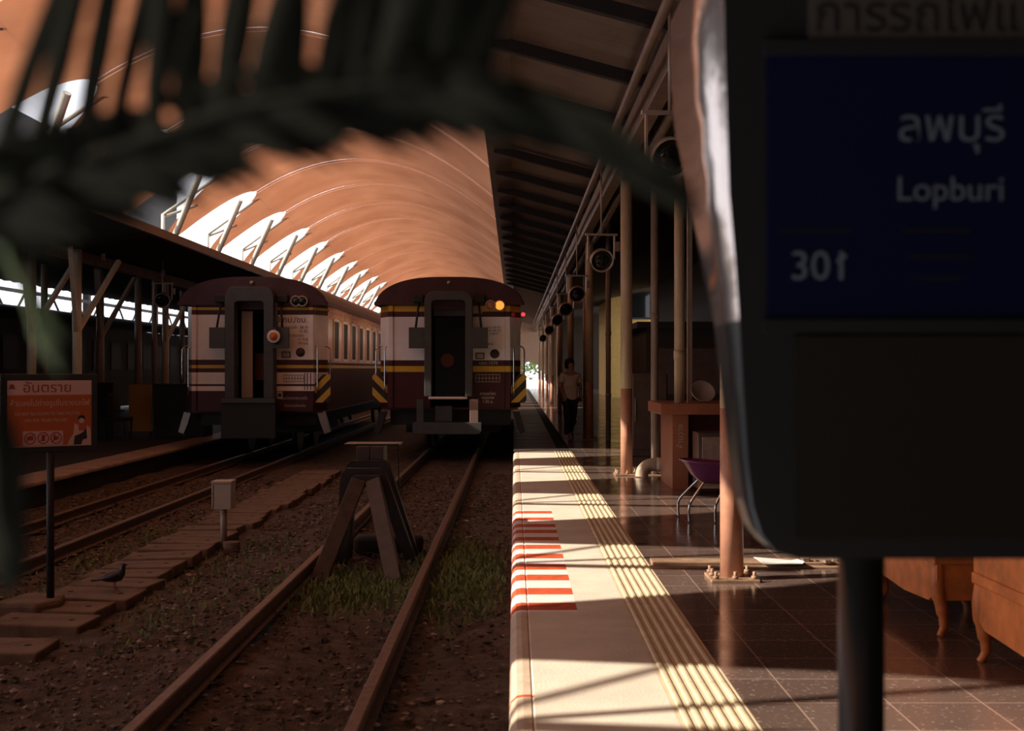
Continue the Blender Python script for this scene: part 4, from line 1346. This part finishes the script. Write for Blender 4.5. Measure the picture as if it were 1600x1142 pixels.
for i, (tx, ty, hh_) in enumerate([(0.6, 104, 6.0), (3.5, 110, 7.0)]):
    tr = thing('tree', ['green tree seen through the arch at the far end', 'second green tree beyond the far end wall'][i], 'tree', (tx, ty, -0.02), group='trees beyond the end wall')
    MB().tube([(0, 0, 0), (0.1, 0, hh_ * .5), (0, 0.1, hh_ * .8)], [0.2, 0.15, 0.08], 8).build('trunk', M['bark'], tr)
    cr = MB()
    for q in range(900):
        d = Vector((random.gauss(0, 1), random.gauss(0, 1), random.gauss(0, .8)))
        d = d.normalized() * random.uniform(.5, 1) * hh_ * .38
        p = d + Vector((0, 0, hh_ * .45))
        n = len(cr.v)
        s_ = random.uniform(.12, .26)
        a = Vector((random.gauss(0, 1), random.gauss(0, 1), random.gauss(0, 1))).normalized()
        b = a.cross(Vector((0.3, 0.5, 0.8))).normalized()
        cr.v += [tuple(p + a * s_), tuple(p + b * s_ * .5), tuple(p - a * s_), tuple(p - b * s_ * .5)]
        cr.face((n, n + 1, n + 2, n + 3))
    cr.build('crown', M['tree'], tr)

# ------------------------------------------------------------------ destination board close to the camera
def at(px, py, Y):
    return ((px - 804) / F * Y, H + (576 - py) / F * Y)


YS = 1.6
ds = thing('destination_board', 'dark platform sign for train 301 to Lopburi on a black post', 'sign', (0.49, 1.70, 0))
loc0 = Vector((0.49, 1.70, 0))
left = [(1133, 90, 2.10), (1136, 200, 2.0), (1139, 300, 1.92), (1148, 400, 1.87), (1155, 500, 1.80), (1160, 600, 1.77), (1168, 720, 1.74), (1176, 790, 1.73), (1190, 835, 1.73), (1212, 862, 1.73), (1250, 873, 1.73)]
front = [(at(1131, -150, YS), 2.16), (at(1131, -20, YS), 2.14)] + [(at(a, b, YS), c) for a, b, c in left]
right = [at(1760, 873, YS), at(1800, 845, YS), at(1812, 790, YS), at(1815, -150, YS), at(1760, -240, YS), at(1200, -240, YS)]
poly = [p for p, _ in front] + right
deps = [d for _, d in front] + [1.73, 1.73, 1.75, 1.9, 1.9, 2.16]
cs = MB()
n = len(poly)
cs.v = [(x - loc0.x, YS - loc0.y, z) for x, z in poly] + [(x - loc0.x, d - loc0.y, z) for (x, z), d in zip(poly, deps)]
cs.face(tuple(range(n)), 0)
cs.face(tuple(range(2 * n - 1, n - 1, -1)), 0)
for i in range(n):
    j = (i + 1) % n
    cs.face((i, n + i, n + j, j), 1 if i < 6 else 0, i < len(front) - 1)  # lower steel side coloured dark in place of its bright reflection
cs.build('case', [M['sign_case'], M['sign_side']], ds)
yl = YS - loc0.y


def panel(x0, y0, x1, y1, d=0.006):
    (xa, za), (xb, zb_) = at(x0, y0, YS), at(x1, y1, YS)
    return MB().box((xa - loc0.x, yl - d, zb_), (xb - loc0.x, yl - 0.0005, za))


panel(1197, 88, 1790, 500).build('route_panel', M['sign_blue'], ds)
panel(1262, -30, 1790, 66).build('header_panel', M['sign_head'], ds)
panel(1240, 525, 1790, 840).build('lower_glass', M['sign_low'], ds)
panel(1192, 500, 1795, 520, 0.012).build('cross_bar', M['sign_case'], ds)
panel(1192, 66, 1795, 88, 0.012).build('cross_bar', M['sign_case'], ds)
u = 1.0 / F * YS


def stext(nm, s_, px, py, hpx, m, **k):
    x, z = at(px, py, YS)
    return text(nm, s_, hpx * u, m, ds, (x - loc0.x, yl - 0.007, z), ext=0.0008, **k)


stext('header_text', 'การรถไฟแห่งประเทศไทย', 1268, 28, 78, M['sign_case'], align='LEFT')
stext('thai_name', 'ลพบุรี', 1484, 200, 72, M['sign_text'])
stext('english_name', 'Lopburi', 1482, 298, 54, M['sign_text'])
stext('train_number', '301', 1280, 418, 64, M['sign_text'])
(xa, za), (xb, zb_) = at(1319, 399, YS), at(1306, 410, YS)
MB().bar((xa - loc0.x, yl - 0.007, za), (xb - loc0.x, yl - 0.007, zb_), 0.004, 0.006).build('numeral_flag', M['sign_text'], ds)
for x0_, x1_, y_ in ((1216, 1332, 361), (1408, 1512, 361), (1418, 1518, 402), (1428, 1500, 436)):
    panel(x0_, y_ - 2, x1_, y_ + 2, 0.0068).build('small_print', M['sign_low'], ds)
pb = MB().tube([(0, 0.02, 0.0), (0, 0.02, 1.27)], 0.032, 20)
pb.build('post', M['sign_case'], ds)
MB().box((-0.12, -0.1, 0), (0.12, 0.14, 0.012)).build('base_plate', M['sign_case'], ds)

# ------------------------------------------------------------------ potted palm arching across the view
YP = 0.52
KP = YP / 0.75
pot0 = Vector((-0.36, YP, 0))
pl = thing('potted_palm', 'dark out-of-focus palm whose frond arches across the top left of the view', 'plant', tuple(pot0))
MB().lathe([(0.0, 0.0), (0.12, 0.0), (0.165, 0.30), (0.18, 0.30), (0.18, 0.34), (0.155, 0.34), (0.15, 0.29), (0.0, 0.29)], 28).build('pot', M['terracotta'], pl)
MB().lathe([(0.0, 0.302), (0.15, 0.302)], 20).build('soil', M['soil'], pl)


def leaflet(mb, p, d, L, wd, droop=0.1, up=Vector((0, -1, 0))):
    d = d.normalized()
    r = d.cross(up).normalized()
    rows_ = []
    for i in range(7):
        t_ = i / 6
        c_ = p + d * (L * t_) + Vector((0, 0, -1)) * (droop * L * t_ * t_)
        w2 = wd * math.sin(math.pi * min(1, 0.12 + 0.88 * t_) ** 0.8) if t_ < 1 else 0.0005
        rows_.append([c_ - r * w2, c_ + up * w2 * .35, c_ + r * w2])
    mb.grid(rows_)


def frond(name, path, leaflets, m, r0=0.008):
    mb = MB()
    P = smooth_path([Vector(p) - pot0 for p in path], 8)
    nP = len(P)
    mb.tube(P, [r0 * (1 - 0.7 * i / (nP - 1)) for i in range(nP)], 8)
    for (f, dx, dz, L, wd, dy, dr) in leaflets:
        i = min(nP - 1, int(f * (nP - 1)))
        leaflet(mb, P[i], Vector((dx, dy, dz)), L * KP, wd * KP, dr)
    return mb.build(name, m, pl, fix=False)


def P3(px, py, Y=YP):
    x, z = at(px, py, Y)
    return (x, Y, z)


stem = [(-0.36, YP, 0.3), (-0.35, YP, 1.0), (-0.31, YP, 1.47)]
main = stem + [P3(-90, 375), P3(60, 285), P3(190, 238), P3(400, 170), P3(600, 140), P3(740, 146), P3(850, 180), P3(930, 240)]
lf = []
# along f 0.25..1 the blade is inside the view
N = 46
for i in range(N):
    f = 0.30 + 0.70 * i / (N - 1)
    # leaflets that lie along the midrib and thicken it
    lf.append((f, 1.0, 0.30 - 0.62 * (f - 0.3), 0.07, 0.009, random.uniform(-.2, .2), 0.35))
    lf.append((f, 1.0, 0.02 - 0.55 * (f - 0.3), 0.07, 0.009, random.uniform(-.2, .2), 0.3))
    if i % 2 == 0:
        lf.append((f, -0.6, 0.30 + 0.3 * (f - .3), 0.06, 0.010, random.uniform(-.2, .2), 0.3))
for f, dx, L, wd in ((0.34, 0.32, 0.22, 0.0075), (0.39, 0.28, 0.24, 0.0085), (0.455, 0.20, 0.22, 0.009), (0.49, 0.22, 0.2, 0.007), (0.53, 0.10, 0.18, 0.009), (0.555, 0.05, 0.14, 0.012), (0.575, 0.16, 0.16, 0.012), (0.60, 0.3, 0.13, 0.012),
                     (0.63, 0.02, 0.15, 0.012), (0.65, 0.25, 0.14, 0.012), (0.675, 0.1, 0.15, 0.014), (0.70, 0.35, 0.13, 0.014), (0.725, 0.0, 0.14, 0.014), (0.75, 0.2, 0.12, 0.014), (0.78, 0.5, 0.12, 0.012), (0.81, 0.1, 0.12, 0.012)):
    lf.append((f, dx, 1.0, L, wd, random.uniform(-.1, .1), 0.0))
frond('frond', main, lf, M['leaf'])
# low leaves at the left edge
left2 = [(-0.36, YP, 0.3), (-0.35, YP, 0.9), (-0.29, YP, 1.36), P3(-40, 600), P3(-5, 700), P3(0, 790), P3(15, 870)]
frond('frond', left2, [(0.62, .25, -1, .08, .010, 0, .1), (0.7, .1, -1, .07, .010, 0, .1), (0.8, .2, -1, .05, .012, 0, .1), (0.9, .4, -1, .03, .012, 0, .1), (0.95, .1, -1, .03, .012, 0, .1)], M['leaf'])
left3 = [(-0.36, YP, 0.3), (-0.36, YP, 1.0), (-0.28, YP, 1.5), P3(-30, 380), P3(30, 430), P3(60, 520)]
frond('frond', left3, [(0.8, .5, -.8, .03, .006, 0, .2), (0.88, .5, -.5, .03, .006, 0, .2), (0.96, .6, -1, .03, .006, 0, .2)], M['leaf_green'], 0.006)
